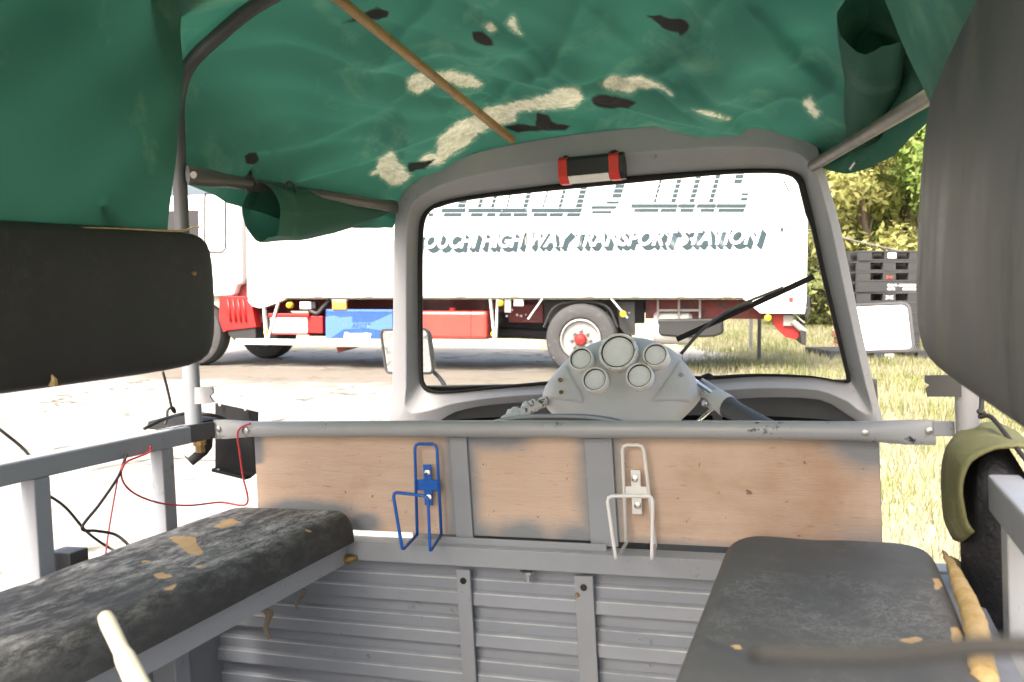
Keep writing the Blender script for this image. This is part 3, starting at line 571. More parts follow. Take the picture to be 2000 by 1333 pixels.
part(MB().tube(curve_pts([q(1372, 742, f=1.86), q(1400, 760, f=1.80), q(1440, 790, f=1.72), q(1480, 812, f=1.66), q(1515, 832, f=1.6)]), .003, 7), 'throttle_cable', 'steel', hb, smooth=True)
part(MB().tube([q(1390, 800, f=1.77), q(1370, 818, f=1.76), q(1350, 835, f=1.75)], .004, 8), 'brake_lever', 'chrome', hb, smooth=True)
m_ = MB()
for k in range(16):
    t = k / 15; c_ = q(1068 - 78 * t, 783 + 32 * t, f=1.78 - .12 * t) + Vector((random.uniform(-.004, .004), random.uniform(-.008, .008), random.uniform(-.006, .007)))
    m_.lathe([(.002, -.010), (random.uniform(.006, .010), -.006), (random.uniform(.006, .011), .004), (.003, .010)], c_, (random.uniform(-1, 1), random.uniform(-1, 1), random.uniform(-1, 1)), 7)
m_.tube([q(1075, 780, f=1.80), q(1040, 797, f=1.73), q(985, 822, f=1.64)], .010, 10)
part(m_, 'taped_switchgear', 'tape', smooth='auto')
for k in range(3):
    pts = [q(1070 - 22 * j, 783 + 9 * j + random.uniform(-7, 3), f=1.775 - .03 * j) for j in range(4)]
    part(MB().tube(curve_pts(pts), .0016, 5), 'switch_wire', 'red_wire' if k == 1 else 'cord_black', smooth=True)
part(MB().tube(curve_pts([q(1374, 738, f=1.9), q(1383, 735, f=1.88), q(1389, 738, f=1.87)]), .006, 8), 'black_hose', 'black_rubber', smooth=True)
# driver's seat back just beyond the bulkhead
m_ = MB(); rows = []
for k in range(17):
    t = k / 16; x = -.60 + .31 * t; e = (1 - abs(2 * t - 1) ** 3); top = .912 + .026 * e
    rows.append([Vector((x, 1.46, .6)), Vector((x, 1.455, top - .012)), Vector((x, 1.463, top - .003)), Vector((x, 1.48, top)), Vector((x, 1.50, top - .006)), Vector((x, 1.51, top - .02)), Vector((x, 1.51, .6))])
ds = part(m_.grid(rows), 'driver_seat', 'cowl_dark', smooth=True)
part(MB().tube([Vector((-.60 + .31 * k / 16, 1.463, .912 + .026 * (1 - abs(2 * k / 16 - 1) ** 3) - .003)) for k in range(17)], .003, 6), 'seat_piping', 'rail_paint', ds, smooth=True)
part(MB().box((-.60, 1.40, .55), (-.29, 1.75, .62)), 'seat_squab', 'vinyl_pad', ds, bevel=.02)
# wiper
wi = part(MB().bar(q(1322, 664, f=2.03), q(1590, 541, f=2.005), .006, .012), 'wiper_blade', 'black_rubber', bevel=.001)
part(MB().tube(curve_pts([q(1330, 692, f=2.02), q(1372, 645, f=2.02), q(1420, 610, f=2.012), q(1470, 590, f=2.01)]), .004, 7), 'wiper_arm', 'dark_iron', wi, smooth=True)
part(MB().tube([q(1400, 622, f=2.014), q(1440, 598, f=2.008), q(1530, 562, f=2.004)], .003, 6), 'wiper_bridge', 'worn_bar', wi)
# door mirrors
def rrect(c, ex, ey, w_, h, rad, n=5):
    out = []
    for sx_, sy_, a0 in ((1, 1, 0), (-1, 1, 90), (-1, -1, 180), (1, -1, 270)):
        for k in range(n + 1):
            t = R_(a0 + 90 * k / n); out.append(c + ex * (sx_ * (w_ / 2 - rad) + rad * math.cos(t)) + ey * (sy_ * (h / 2 - rad) + rad * math.sin(t)))
    return out
def mirror(c, w_, h, rot, tilt, arm):
    ex = Vector((math.cos(rot), math.sin(rot), 0)); nx = Vector((math.sin(rot), -math.cos(rot), 0)); ey = (Vector((0, 0, 1)) + nx * tilt).normalized(); nx = ex.cross(ey).normalized()
    if nx.y > 0: nx = -nx
    A = rrect(c, ex, ey, w_, h, .018); B = rrect(c - nx * .018, ex, ey, w_ * .9, h * .9, .018); A2 = rrect(c + nx * .004, ex, ey, w_, h, .018); A3 = rrect(c + nx * .004, ex, ey, w_ - .012, h - .012, .013); A4 = rrect(c + nx * .0015, ex, ey, w_ - .013, h - .013, .013)
    k_ = len(A); LL = [B, A, A2, A3, A4]; m_ = MB(); m_.add([p for l in LL for p in l], [(a * k_ + i, a * k_ + (i + 1) % k_, (a + 1) * k_ + (i + 1) % k_, (a + 1) * k_ + i) for a in range(4) for i in range(k_)] + [tuple(range(k_))])
    mo = part(m_, 'door_mirror', 'dark_iron', smooth='auto')
    # slightly convex glass
    m_ = MB(); rows = [A4] + [[c + nx * (.0015 + .004 * (1 - s_ ** 2)) + (p - c - nx * .0015) * s_ for p in A4] for s_ in (.75, .5, .25, .05)]
    m_.add([p for l in rows for p in l], [(a * k_ + i, a * k_ + (i + 1) % k_, (a + 1) * k_ + (i + 1) % k_, (a + 1) * k_ + i) for a in range(4) for i in range(k_)] + [tuple(range(4 * k_, 5 * k_))])
    part(m_, 'mirror_glass', 'mirror_glass', mo, smooth=True)
    part(MB().tube(curve_pts(arm), .006, 8), 'mirror_arm', 'dark_iron', mo, smooth=True)
cL = (q(735, 684, f=2.24) + q(857, 690, f=2.2)) / 2
mirror(cL, .185, .128, R_(-18), .12, [cL + Vector((.06, .02, -.05)), q(866, 750, f=2.2), q(885, 800, f=2.16)])
cR = (q(1662, 640, f=2.2) + q(1786, 642, f=2.2)) / 2
mirror(cR, .13, .118, R_(9), -.32, [cR + Vector((-.03, .02, -.04)), cR + Vector((-.05, .0, -.10)), q(1700, 760, f=2.1)])
# black number-plate bracket outside the left corner
m_ = MB().prism([q(420, 788, f=1.46), q(484, 802, f=1.46), q(503, 806, f=1.47), q(500, 925, f=1.47), q(487, 936, f=1.465), q(420, 918, f=1.46)], (0, .004, 0))
bp = part(m_, 'black_plate', 'black_plate', bevel=.001)
part(MB().bar(q(417, 918, f=1.455), q(483, 934, f=1.455), .012, .006), 'plate_lip', 'black_plate', bp)
for x, y in ((430, 791), (480, 800), (427, 919)): part(MB().lathe([(.003, 0), (.003, .002)], q(x, y, f=1.452), (0, -1, 0), 8), 'plate_rivet', 'pale_grey_paint', bp)
# dark drum and strap at the left corner
part(MB().lathe([(.07, 0), (.066, .010), (.03, .018), (.0, .019)], q(365, 830, f=1.36), (0, 0, 1), 20), 'corner_cap', 'black_rubber', smooth='auto')
m_ = MB(); rows = []
for (x, y) in ((409, 850), (408, 868), (398, 882), (385, 892), (372, 903), (366, 897)):
    p = q(x, y, f=1.31); rows.append([p + Vector((-.006, 0, .006)), p + Vector((.006, 0, -.006))])
part(m_.grid(rows), 'strap', 'black_rubber', solid=.003, smooth=True)
# backrest pads
def pad(name, mat, r_in, thick, outline, lean, bulge, label):
    """outline in (f,u); soft slab with rounded rim"""
    cf = sum(p[0] for p in outline) / len(outline); cu = sum(p[1] for p in outline) / len(outline); m_ = MB(); LL = []
    sg = 1 if thick > 0 else -1
    for sc, dep in ((.98, thick), (1.0, thick * .7), (1.0, thick * .3), (.975, thick * .08), (.93, 0), (.8, -bulge * .5 * sg), (.5, -bulge * sg), (.15, -bulge * sg)):
        LL.append([Vector((r_in + dep + lean * (cu + (u - cu) * sc - 1.1), cf + (f - cf) * (1 - (1 - sc) * (.4 if abs(f - cf) > .3 else .6)) , cu + (u - cu) * sc)) for f, u in outline])
    k_ = len(outline); m_.add([p for l in LL for p in l], [(a * k_ + i, a * k_ + (i + 1) % k_, (a + 1) * k_ + (i + 1) % k_, (a + 1) * k_ + i) for a in range(len(LL) - 1) for i in range(k_)] + [tuple(range(k_)), tuple(range((len(LL) - 1) * k_, len(LL) * k_))])
    o = part(m_, name, mat, smooth=True, sub=1); o['label'] = label; return o
ol_ = [(.0, 1.035), (.3, 1.036), (.6, 1.037), (.85, 1.039), (1.05, 1.042), (1.2, 1.046), (1.275, 1.052), (1.30, 1.075), (1.308, 1.12), (1.308, 1.2), (1.304, 1.25), (1.285, 1.272), (1.24, 1.277), (1.1, 1.274), (.9, 1.266), (.6, 1.262), (.3, 1.26), (.0, 1.26)]
pl = pad('backrest_pad', 'vinyl_pad', -1.0, -.045, ol_, .02, .006, 'dark padded backrest on the left side')
part(MB().lathe([(.005, 0), (.004, .004), (.002, .005)], q(377, 535, r=-.994), (1, 0, 0), 8), 'pad_screw', 'brass', pl)
part(MB().lathe([(.012, -.004), (.012, .02), (.009, .028), (.003, .03)], q(189, 436, r=-1.03), (.3, -.2, 1), 12), 'pad_peg', 'lamp_white', pl, smooth='auto')
part(MB().tube([q(104, 755, r=-.99), q(106, 742, r=-.99), q(101, 733, r=-.99)], [.006, .004, .001], 6), 'foam_tuft', 'foam', pl)
part(MB().tube(curve_pts([q(0, 446, r=-1.0), q(200, 447, r=-1.0), q(345, 452, r=-1.0), q(375, 446, r=-1.0), q(390, 444, r=-1.0)]), [.0018] * 24 + [.0008], 6), 'frayed_edge', 'foam', pl)
ol_ = [(.2, 1.028), (.5, 1.029), (.8, 1.03), (1.0, 1.032), (1.15, 1.036), (1.25, 1.05), (1.30, 1.09), (1.312, 1.15), (1.312, 1.22), (1.308, 1.27), (1.29, 1.325), (1.25, 1.365), (1.19, 1.39), (1.08, 1.405), (.9, 1.412), (.6, 1.415), (.2, 1.415)]
pr_ = pad('backrest_pad', 'vinyl_weathered', .112, .04, ol_, .065, .004, 'weathered grey padded backrest close on the right')
def proj(p):
    a = Vector((p.x, p.y, p.z - CAM_H)); w_ = R_i * a.x + F_i * a.y + U_i * a.z
    return (1000 + FPX * w_.x / w_.z, 667 + FPX * w_.y / w_.z)
def inside(pt, poly):
    x, y = pt; c_ = False; j = len(poly) - 1
    for i in range(len(poly)):
        if (poly[i][1] > y) != (poly[j][1] > y) and x < (poly[j][0] - poly[i][0]) * (y - poly[i][1]) / (poly[j][1] - poly[i][1]) + poly[i][0]: c_ = not c_
        j = i
    return c_
def dist_poly(pt, poly):
    best = 1e9; x, y = pt
    for i in range(len(poly)):
        ax_, ay = poly[i - 1]; bx, by = poly[i]; dx, dy = bx - ax_, by - ay; L2 = dx * dx + dy * dy or 1
        t = max(0, min(1, ((x - ax_) * dx + (y - ay) * dy) / L2)); best = min(best, math.hypot(x - ax_ - t * dx, y - ay - t * dy))
    return best
def mark(pt, polys):
    m_ = 0
    for P in polys:
        if not (min(p[0] for p in P) - 18 < pt[0] < max(p[0] for p in P) + 18 and min(p[1] for p in P) - 18 < pt[1] < max(p[1] for p in P) + 18): continue
        d = dist_poly(pt, P); m_ = max(m_, .5 + min(.5, d / 16) if inside(pt, P) else .5 - d / 20)
    return max(0, m_)
TEARS = [[(330, 1050), (352, 1048), (382, 1050), (386, 1066), (398, 1080), (388, 1087), (365, 1080), (350, 1066)], [(418, 1030), (432, 1019), (452, 1014), (470, 1020), (455, 1026), (436, 1034)], [(300, 1122), (318, 1119), (338, 1125), (325, 1131), (305, 1130)], [(320, 1150), (345, 1142), (338, 1152), (322, 1156)], [(580, 1030), (598, 1033), (610, 1040), (600, 1040)], [(270, 1095), (295, 1096), (285, 1101)], [(380, 1107), (400, 1105), (390, 1111)],
         [(1822, 1132), (1836, 1130), (1840, 1148), (1828, 1152)], [(1856, 1228), (1872, 1226), (1880, 1252), (1862, 1260)], [(1756, 1252), (1790, 1244), (1808, 1248), (1780, 1258)], [(1425, 1260), (1445, 1262), (1452, 1270), (1430, 1268)]]
# ================================================================== SEAT CUSHIONS
def cushion(name, mat, r0, r1, f0, f1, u0, u1, edge, cr, seed, label):
    NX, NY = 70, 220; m_ = MB(); rows = []; tear = []; rim_ = []
    for j in range(NY + 1):
        row = []
        for i in range(NX + 1):
            a, b_ = i / NX, j / NY; x = r0 + (r1 - r0) * a; y = f0 + (f1 - f0) * b_
            dx = min(x - r0, r1 - x); dy = min(y - f0, f1 - y)
            # rounded far corners in plan
            if b_ > .5:
                ex, ey = max(0, cr - dx), max(0, cr - dy); h = math.hypot(ex, ey)
                if h > cr and ex > 0 and ey > 0:
                    s_ = cr / h; x = (r0 + cr - ex * s_) if a < .5 else (r1 - cr + ex * s_); y = f1 - cr + ey * s_; dx = dy = 0
                    dd = 0
                else: dd = min(dx, dy) if not (ex > 0 and ey > 0) else cr - h
            else: dd = min(dx, dy)
            dd = max(0, min(1, dd / edge)); z = u0 + (u1 - u0) * (1 - (1 - dd) ** 2.4) ** .5
            z += (.004 * nv(x * 7, y * 4, seed) + .0008 * nv(x * 24, y * 16, seed) - .003 * (1 - abs(nv(x * 8 + y * 3, y * 6, seed + 7))) ** 6) * dd
            row.append(Vector((x, y, z))); tear.append(mark(proj(Vector((x, y, z))), TEARS) if dd > .3 else 0); rim_.append(1 - dd ** 1.5)
        rows.append(row)
    m_.grid(rows); tear += [0] * 4; rim_ += [1] * 4
    # underside
    m_.grid([[Vector((p.x, p.y, u0 - .0)) for p in (r[0], r[-1])] for r in (rows[0], rows[-1])])
    org = Vector(((r0 + r1) / 2, (f0 + f1) / 2, u0))
    e = empty(name, V, org); o = MB(); o.v = [p - org for p in m_.v]; o.f = m_.f; o.build('cover', mat, e, smooth=True, attrs={'tear': tear, 'rim': rim_})
    return e, org
cl, clo = cushion('seat_cushion', 'vinyl_torn', -1.012, -.752, .2, 1.335, .746, .797, .03, .04, 1, '')
tag(cl, 'torn black vinyl bench cushion with tan foam showing, along the left side', 'cushion')
cr_, cro = cushion('seat_cushion', 'vinyl_worn', -.145, .128, .3, 1.285, .742, .795, .03, .06, 9, '')
tag(cr_, 'scuffed black vinyl bench cushion with a split right edge, on the right side', 'cushion')
# tears that show foam on the left cushion, torn edge foam on the right one
pts = [(1832, 1078), (1848, 1105), (1862, 1140), (1878, 1180), (1890, 1215), (1898, 1250), (1900, 1290), (1908, 1330)]
m_ = MB(); P = [q(x, y, u=.79) + Vector((.006, 0, 0)) for x, y in pts]; rs = [.002, .006, .009, .011, .0115, .011, .012, .012]
P2 = curve_pts(P, 5); rr = []
for i in range(len(P2)): t = i / (len(P2) - 1) * 7; k = min(6, int(t)); rr.append((rs[k] + (rs[k + 1] - rs[k]) * (t - k)) * (1 + .14 * nv(i * .35, 3)))
m_.tube([p - cro + Vector((.002 * nv(i * .7, 1), 0, .003 * nv(i * .6, 8))) for i, p in enumerate(P2)], rr, 9); m_.build('foam_edge', 'foam', cr_, smooth=True)
# ================================================================== CANVAS CANOPY
can = empty('canvas_canopy', V, RK); tag(can, 'patched green canvas canopy with cream scuffs and black tar marks overhead', 'canopy')
def lerp_poly(P, t):
    d = [0]
    for a, b_ in zip(P, P[1:]): d.append(d[-1] + math.hypot(b_[0] - a[0], b_[1] - a[1]))
    x = t * d[-1]
    for k in range(len(P) - 1):
        if x <= d[k + 1] or k == len(P) - 2:
            s_ = (x - d[k]) / (d[k + 1] - d[k]); return (P[k][0] + (P[k + 1][0] - P[k][0]) * s_, P[k][1] + (P[k + 1][1] - P[k][1]) * s_)
def smooth_poly(P, n=8): return [(p.x, p.y) for p in curve_pts([Vector((a, b_, 0)) for a, b_ in P], n)]
HS = smooth_poly([(-1.075, 1.395), (-1.075, 1.50), (-1.05, 1.575), (-.975, 1.622), (-.86, 1.672), (-.65, 1.712), (-.44, 1.724), (-.22, 1.714), (-.01, 1.675), (.1, 1.635), (.165, 1.57), (.187, 1.50), (.187, 1.43)])
WS = smooth_poly([(-.99, 1.385), (-.985, 1.405), (-.965, 1.43), (-.905, 1.462), (-.80, 1.49), (-.66, 1.522), (-.44, 1.529), (-.3, 1.524), (-.174, 1.51), (-.08, 1.48), (-.02, 1.455), (.012, 1.435), (.018, 1.41)])
def canopy_pt(t, s_):
    a = lerp_poly(HS, t); b_ = lerp_poly(WS, t); e = s_
    e = max(0, e); x = a[0] + (b_[0] - a[0]) * e; z = a[1] + (b_[1] - a[1]) * e - .03 * e * e; f = 1.29 + (2.0 - 1.29) * s_
    s_ = max(0, s_)
    w_ = math.sin(math.pi * min(1, s_ * 1.0))
    sag = .018 * w_ * (1 - .7 * math.exp(-((t - .36) / .05) ** 2))
    # folds that radiate from the windscreen corners and the tie points
    fold = .026 * w_ ** .7 * (nv(t * 9 + s_ * 3.2, s_ * 1.5, 2) + .6 * nv(t * 17 - s_ * 6, s_ * 2, 5)) + .022 * abs(nv(t * 9 - s_ * 4, s_ * 1.2, 8)) * w_ + .010 * (1 - abs(math.sin(t * 15 + s_ * 5 + 1.5 * nv(t * 3, s_ * 3)))) ** 3 * w_
    if t > .6: fold += .030 * w_ * math.exp(-((t - .80 + .10 * s_) / .06) ** 2) + .02 * math.exp(-((t - .74) / .07) ** 2) * s_ ** 2
    if t < .3: fold += .012 * w_ * math.sin((t * 26 + s_ * 4))
    side_ = max(0, 1 - min(t, 1 - t) / .12)
    fold += .02 * w_ * max(0, nv(t * 5 + s_ * 2.5, s_ * .8, 21)) - .012 * w_ * (1 - abs(math.sin(t * 8.5 - s_ * 3.5 + 2.0 * nv(t * 2.5, s_ * 2, 9)))) ** 5
    return Vector((x - fold * side_ * (1 if t > .5 else -1) * .6, f, z - (sag + fold) * (1 - side_ * .7)))
NT, NS = 240, 190
grid = [[canopy_pt(i / NT, -.2 + 1.2 * j / NS) for i in range(NT + 1)] for j in range(NS + 1)]
CREASES = [([(540, 352), (720, 302), (900, 236)], .012, 1), ([(915, 120), (1080, 163), (1250, 205), (1440, 240)], .014, 1), ([(1330, 165), (1410, 215), (1480, 300)], .011, -1), ([(362, 170), (405, 240), (418, 330)], .014, -1), ([(1170, 30), (1290, 140), (1330, 190)], .010, -1), ([(700, 130), (860, 95), (1010, 90)], .008, 1), ([(430, 300), (600, 270), (760, 200)], .008, 1), ([(1480, 30), (1560, 120), (1650, 190)], .012, -1)]
for row in grid[20:]:
    for p in row:
        x, y = proj(p)
        for L_, amp, sg_ in CREASES:
            if not (L_[0][0] - 120 < x < L_[-1][0] + 120): continue
            best = 1e9; sd2 = 0; end = 0
            for (ax_, ay), (bx, by) in zip(L_, L_[1:]):
                dx, dy = bx - ax_, by - ay; l2 = dx * dx + dy * dy; t = max(0, min(1, ((x - ax_) * dx + (y - ay) * dy) / l2)); ex, ey = x - ax_ - t * dx, y - ay - t * dy; dd = math.hypot(ex, ey)
                if dd < best: best = dd; sd2 = dx * ey - dy * ex
            dl = best if sd2 > 0 else -best
            if sg_ < 0: dl = -dl
            fade = min(1, max(0, (x - L_[0][0] + 60) / 90)) * min(1, max(0, (L_[-1][0] + 60 - x) / 90))
            p.z -= amp * fade * (math.exp(-(dl / 55) ** 2) if dl < 0 else math.exp(-(dl / 11) ** 2))
# wear marks: outlines on the cloth (found once from where each mark lies on it)
WEAR = [[(797, 158), (815, 146), (850, 142), (885, 140), (920, 150), (942, 165), (935, 174), (900, 168), (870, 160), (845, 168), (815, 184), (800, 178)],
        [(850, 300), (858, 270), (880, 250), (905, 235), (935, 225), (950, 208), (985, 206), (1020, 195), (1060, 190), (1100, 170), (1128, 173), (1138, 195), (1120, 210), (1060, 215), (1015, 216), (1005, 235), (960, 250), (935, 262), (915, 285), (880, 305), (858, 322), (835, 325), (820, 315), (838, 300)],
        [(740, 310), (765, 296), (775, 312), (790, 330), (805, 345), (785, 360), (765, 362), (742, 345), (725, 340), (738, 335)],
        [(1170, 165), (1195, 150), (1230, 152), (1255, 150), (1285, 163), (1312, 185), (1280, 172), (1250, 172), (1232, 184), (1200, 178)],
        [(1573, 195), (1585, 190), (1590, 210), (1602, 220), (1592, 230), (1580, 220), (1572, 210)],
        [(945, 50), (958, 45), (970, 62), (955, 66)], [(990, 48), (1002, 30), (1010, 50), (1018, 68), (1005, 62)], [(1355, 216), (1400, 224), (1425, 233), (1395, 232)]]
TAR = [[(668, 46), (700, 30), (735, 14), (760, 22), (755, 34), (735, 40), (715, 36), (690, 44)], [(922, 66), (940, 62), (960, 78), (965, 90), (948, 92), (925, 80)],
       [(1265, 32), (1290, 30), (1300, 38), (1340, 40), (1345, 52), (1332, 72), (1325, 62), (1300, 58), (1280, 42)], [(1155, 192), (1180, 185), (1215, 193), (1242, 201), (1225, 213), (1185, 212), (1160, 205)],
       [(985, 248), (1010, 242), (1045, 246), (1050, 222), (1070, 226), (1078, 242), (1120, 246), (1105, 256), (1060, 256), (1010, 260)], [(795, 318), (830, 318), (852, 312), (830, 330), (800, 338)], [(478, 305), (500, 298), (506, 312), (495, 322), (482, 318)]]
wear, tar = [], []
for row in grid:
    for p in row:
        pt = proj(p); wear.append(mark(pt, WEAR)); tar.append(mark(pt, TAR))
m_ = MB(); m_.grid([[p - RK for p in row] for row in grid]); m_.build('roof_cloth', 'canvas', can, smooth=True, attrs={'wear': wear, 'tar': tar}, fix=False)
def cloth(rows, name, solid=.0015):
    m_ = MB(); m_.grid([[p - RK for p in row] for row in rows]); return m_.build(name, 'canvas', can, smooth=True)
# rear part of the roof and its side curtains
RS = smooth_poly([(-1.015, 1.10), (-1.01, 1.27), (-1.0, 1.40), (-.99, 1.52), (-.975, 1.62), (-.93, 1.69), (-.82, 1.74), (-.6, 1.765), (-.44, 1.77), (-.25, 1.765), (-.08, 1.72), (.0, 1.66), (.05, 1.57), (.085, 1.48), (.108, 1.41), (.135, 1.335), (.15, 1.25), (.155, 1.10)])
rows = []
for j in range(60):
    s_ = j / 59; row = []
    for i in range(121):
        t = i / 120; a = lerp_poly(RS, t); f = 1.225 - 1.35 * s_ - .03 * max(0, a[1] - 1.5) / .2 * (1 if a[0] < -.4 else 0)
        if a[0] < -.4: f += .02 * math.sin(a[1] * 9)
        wr = (.012 * nv(a[1] * 6 + f * 5, f * 3, 4) + .012 * nv(a[1] * 9 - f * 7, f * 2, 14)) * (1 if a[0] < -.7 else .4)
        row.append(Vector((a[0] + wr, f, a[1] + wr * .3)))
    rows.append(row)
cloth(rows, 'rear_roof_and_curtains', .0015)
# rolled side curtains, open like sleeves
def sleeve(name, path, rads, n=28, squash=1.0, open_u=.0):
    pts = curve_pts(path, 6); k_ = len(pts); rows = []
    for i, p in enumerate(pts):
        t = i / (k_ - 1) * (len(rads) - 1); a = min(len(rads) - 2, int(t)); r = rads[a] + (rads[a + 1] - rads[a]) * (t - a)
        d = (pts[min(i + 1, k_ - 1)] - pts[max(0, i - 1)]).normalized(); sx_ = d.cross(Vector((0, 0, 1))).normalized(); up = sx_.cross(d)
        rows.append([p + (sx_ * math.cos(th) * squash + up * math.sin(th)) * r * (1 + .15 * nv(math.cos(th) * 1.7, math.sin(th) * 1.9, i * .16)) for th in [2 * math.pi * m2 / n for m2 in range(n + 1)]])
    return cloth(rows, name)
sleeve('rolled_curtain', [q(512, 415, f=1.46), q(570, 418, f=1.58), q(640, 415, f=1.72), q(710, 414, f=1.86), q(762, 410, f=1.96)], [.054, .056, .046, .024, .008], squash=.75)
sleeve('rolled_curtain', [q(1706, 30, f=1.40), q(1708, 110, f=1.50), q(1704, 190, f=1.68), q(1690, 250, f=1.84), q(1650, 290, f=1.98)], [.060, .058, .056, .046, .02], squash=.8)
# right hanging flap with curved hem
rows = []
top = [q(1560, 262, f=1.98), q(1640, 215, f=1.8), q(1720, 150, f=1.6), q(1800, 60, f=1.38), q(1850, 20, f=1.3)]
hem = [q(1592, 322, f=2.0), q(1645, 340, f=1.86), q(1705, 326, f=1.72), q(1770, 282, f=1.55), q(1840, 205, f=1.4)]
T, H = curve_pts(top, 7), curve_pts(hem, 7)
for k in range(11):
    t = k / 10; rows.append([a.lerp(b_, t) + Vector((.03 * math.sin(t * math.pi), .0, .0)) + Vector((.008 * nv(i * .25, t * 2), .006 * nv(i * .3, t * 3, 4), 0)) for i, (a, b_) in enumerate(zip(T, H))])
cloth(rows, 'side_flap')
m_ = MB().tube([q(1661, 331, f=1.80) - RK, q(1672, 317, f=1.78) - RK], .003, 8); m_.build('eyelet', 'steel', can)
# left valance along the tie bar
rows = []
for k in range(6):
    t = k / 5; rows.append([])
    for i in range(25):
        s_ = i / 24; p = canopy_pt(0.0, s_); drop = .02 + .03 * math.sin(math.pi * s_) * (1 if s_ > .2 else .5)
        rows[-1].append(p + Vector((-.012 * t, 0, -drop * t + .006 * nv(s_ * 8, t))))
cloth(rows, 'valance')
m_ = MB().tube([p - RK for p in curve_pts([q(492, 302, f=1.5), q(488, 330, f=1.49), q(490, 352, f=1.475), q(485, 372, f=1.47)])], .004, 6); m_.build('tie_knot', 'cord_black', can, smooth=True)
# ================================================================== BOTTLE CAGES
def cage(name, mat, label, loop, ring, legs, br, screws):
    """loop: back U wire (f=1.34); ring: front hoop; legs: from ring down and back to the wall"""
    B = 1.338; Fr = 1.262; org = q(*loop[0], f=B); org.z -= .0
    e = empty(name, V, org); tag(e, label, 'bottle cage', 'bottle cages on the plywood')
    def bw(pts, nm):
        MB().tube([p - org for p in pts], .0027, 8).build(nm, mat, e, smooth=True)
    def rnd(P, rad=.008):
        out = [P[0]]
        for a, b_, c_ in zip(P, P[1:], P[2:]):
            d1 = (a - b_); d2 = (c_ - b_); r = min(rad, d1.length * .4, d2.length * .4)
            p0 = b_ + d1.normalized() * r; p2 = b_ + d2.normalized() * r
            out += [p0.lerp(b_, .0), ((p0 + p2) / 2).lerp(b_, .45), p2]
        return out + [P[-1]]
    L_, R2 = legs
    back = [q(*loop[0], f=B), q(*loop[1], f=B), q(*loop[2], f=B), q(*loop[3], f=B)]
    bw(rnd(back), 'back_wire')
    fr = [back[0], q(*L_[1], f=Fr), q(*L_[0], f=Fr)] ; fr2 = [q(*R2[0], f=Fr), q(*R2[1], f=Fr), back[3]]
    bw(rnd(fr + fr2), 'front_wire')
    c_ = q(*br, f=B + .003)
    m2 = MB().box(Vector((-.0075, -.0015, -.034)), Vector((.0075, .0015, .034))); m2.box(Vector((-.021, -.0025, -.009)), Vector((.021, -.0005, .009)))
    m2.v = [v_ + c_ - org for v_ in m2.v]; m2.build('bracket', mat, e, bevel=.0015)
    for x, y in screws: MB().lathe([(.0055, 0), (.005, .002), (.002, .003)], q(x, y, f=B - .0005) - org, (0, -1, 0), 12).build('screw', 'chrome', e, smooth='auto')
cage('bottle_cage', 'blue_wire', 'blue wire bottle cage screwed to the plywood', [(815, 1045), (810, 868), (853, 868), (862, 1045)], None, [((767, 962), (786, 1076)), ((836, 970), (840, 1079))], (836, 948), [(835, 924), (838, 972)])
cage('bottle_cage', 'white_wire', 'white wire bottle cage screwed to the plywood', [(1223, 1062), (1215, 870), (1256, 870), (1280, 1066)], None, [((1185, 970), (1203, 1095)), ((1275, 969), (1273, 1095))], (1243, 962), [(1240, 936), (1245, 988)])
# ================================================================== LOOSE THINGS IN THE BAY
# stick
a, b_ = q(205, 1205, f=.60), q(275, 1350, f=.55); d = (b_ - a).normalized()
MB().tube([p - a for p in (a - d * .004, a, a + d * .01, a + d * .05, a + d * .06, a + d * .11, a + d * .3)], [.003, .0062, .0072, .0068, .0085, .0095, .0095], 12).build('wooden_stick', 'cream_stick', None, smooth='auto').matrix_world = V @ Matrix.Translation(a)
tag(bpy.data.objects['wooden_stick'], 'cream round ended wooden stick standing in front of the left cushion', 'stick')
# dark cord close to the lens
a, b_ = q(1470, 1278, f=.21), q(2060, 1268, f=.17)
m_ = MB().tube([p - a for p in curve_pts([a, a.lerp(b_, .5) + Vector((0, 0, -.001)), b_, b_ + Vector((.05, -.03, .004)), b_ + Vector((.10, -.05, -.01))])], .0019, 10); o = m_.build('dark_cord', 'cord_black', smooth=True); o.matrix_world = V @ Matrix.Translation(a)
tag(o, 'blurred dark cord crossing the right cushion close to the lens', 'cord')
# bag hung over the right rail
bo = q(1900, 1000, f=1.22); bag = empty('shoulder_bag', V, bo); tag(bag, 'olive and black bag hanging over the right side rail', 'bag')
rows = []
pth = [(.01, 0), (.2, 0)]
sec = [(.240, 1.02, .875), (.235, 1.02, .915), (.215, 1.02, .935), (.185, 1.02, .936), (.160, 1.02, .925), (.146, 1.02, .90), (.146, 1.02, .86), (.155, 1.02, .835)]
for k in range(17):
    t = k / 16; f = 1.16 + .14 * t; row = []
    for i, p in enumerate(curve_pts([Vector(s_) for s_ in sec], 4)):
        wob = .006 * nv(t * 4, i * .22, 3); z = p.z
        if i > 18: z -= .03 * math.sin(math.pi * min(1, t * 1.1)) * (i - 18) / 10
        row.append(Vector((p.x + wob - .012 * math.sin(t * math.pi) * (1 if i > 14 else 0), f, z + wob + .008 * t)) - bo)
    rows.append(row)
MB().grid(rows).build('flap', 'bag_olive', bag, smooth=True, solid=.004)
LL = []
for k in range(9):
    t = k / 8; z = .925 - .255 * t; hw = [.035, .058, .066, .07, .07, .066, .06, .05, .03][k]; cxx = .185 + .006 * math.sin(t * 4)
    LL.append([Vector((cxx + [.02, .034, .038, .04, .04, .038, .036, .034, .02][k] * math.cos(th) * (1 + .5 * nv(math.cos(th) * 3, math.sin(th) * 3, t * 2.5)), 1.235 + hw * math.sin(th), z)) - bo for th in [2 * math.pi * i / 20 for i in range(20)]])
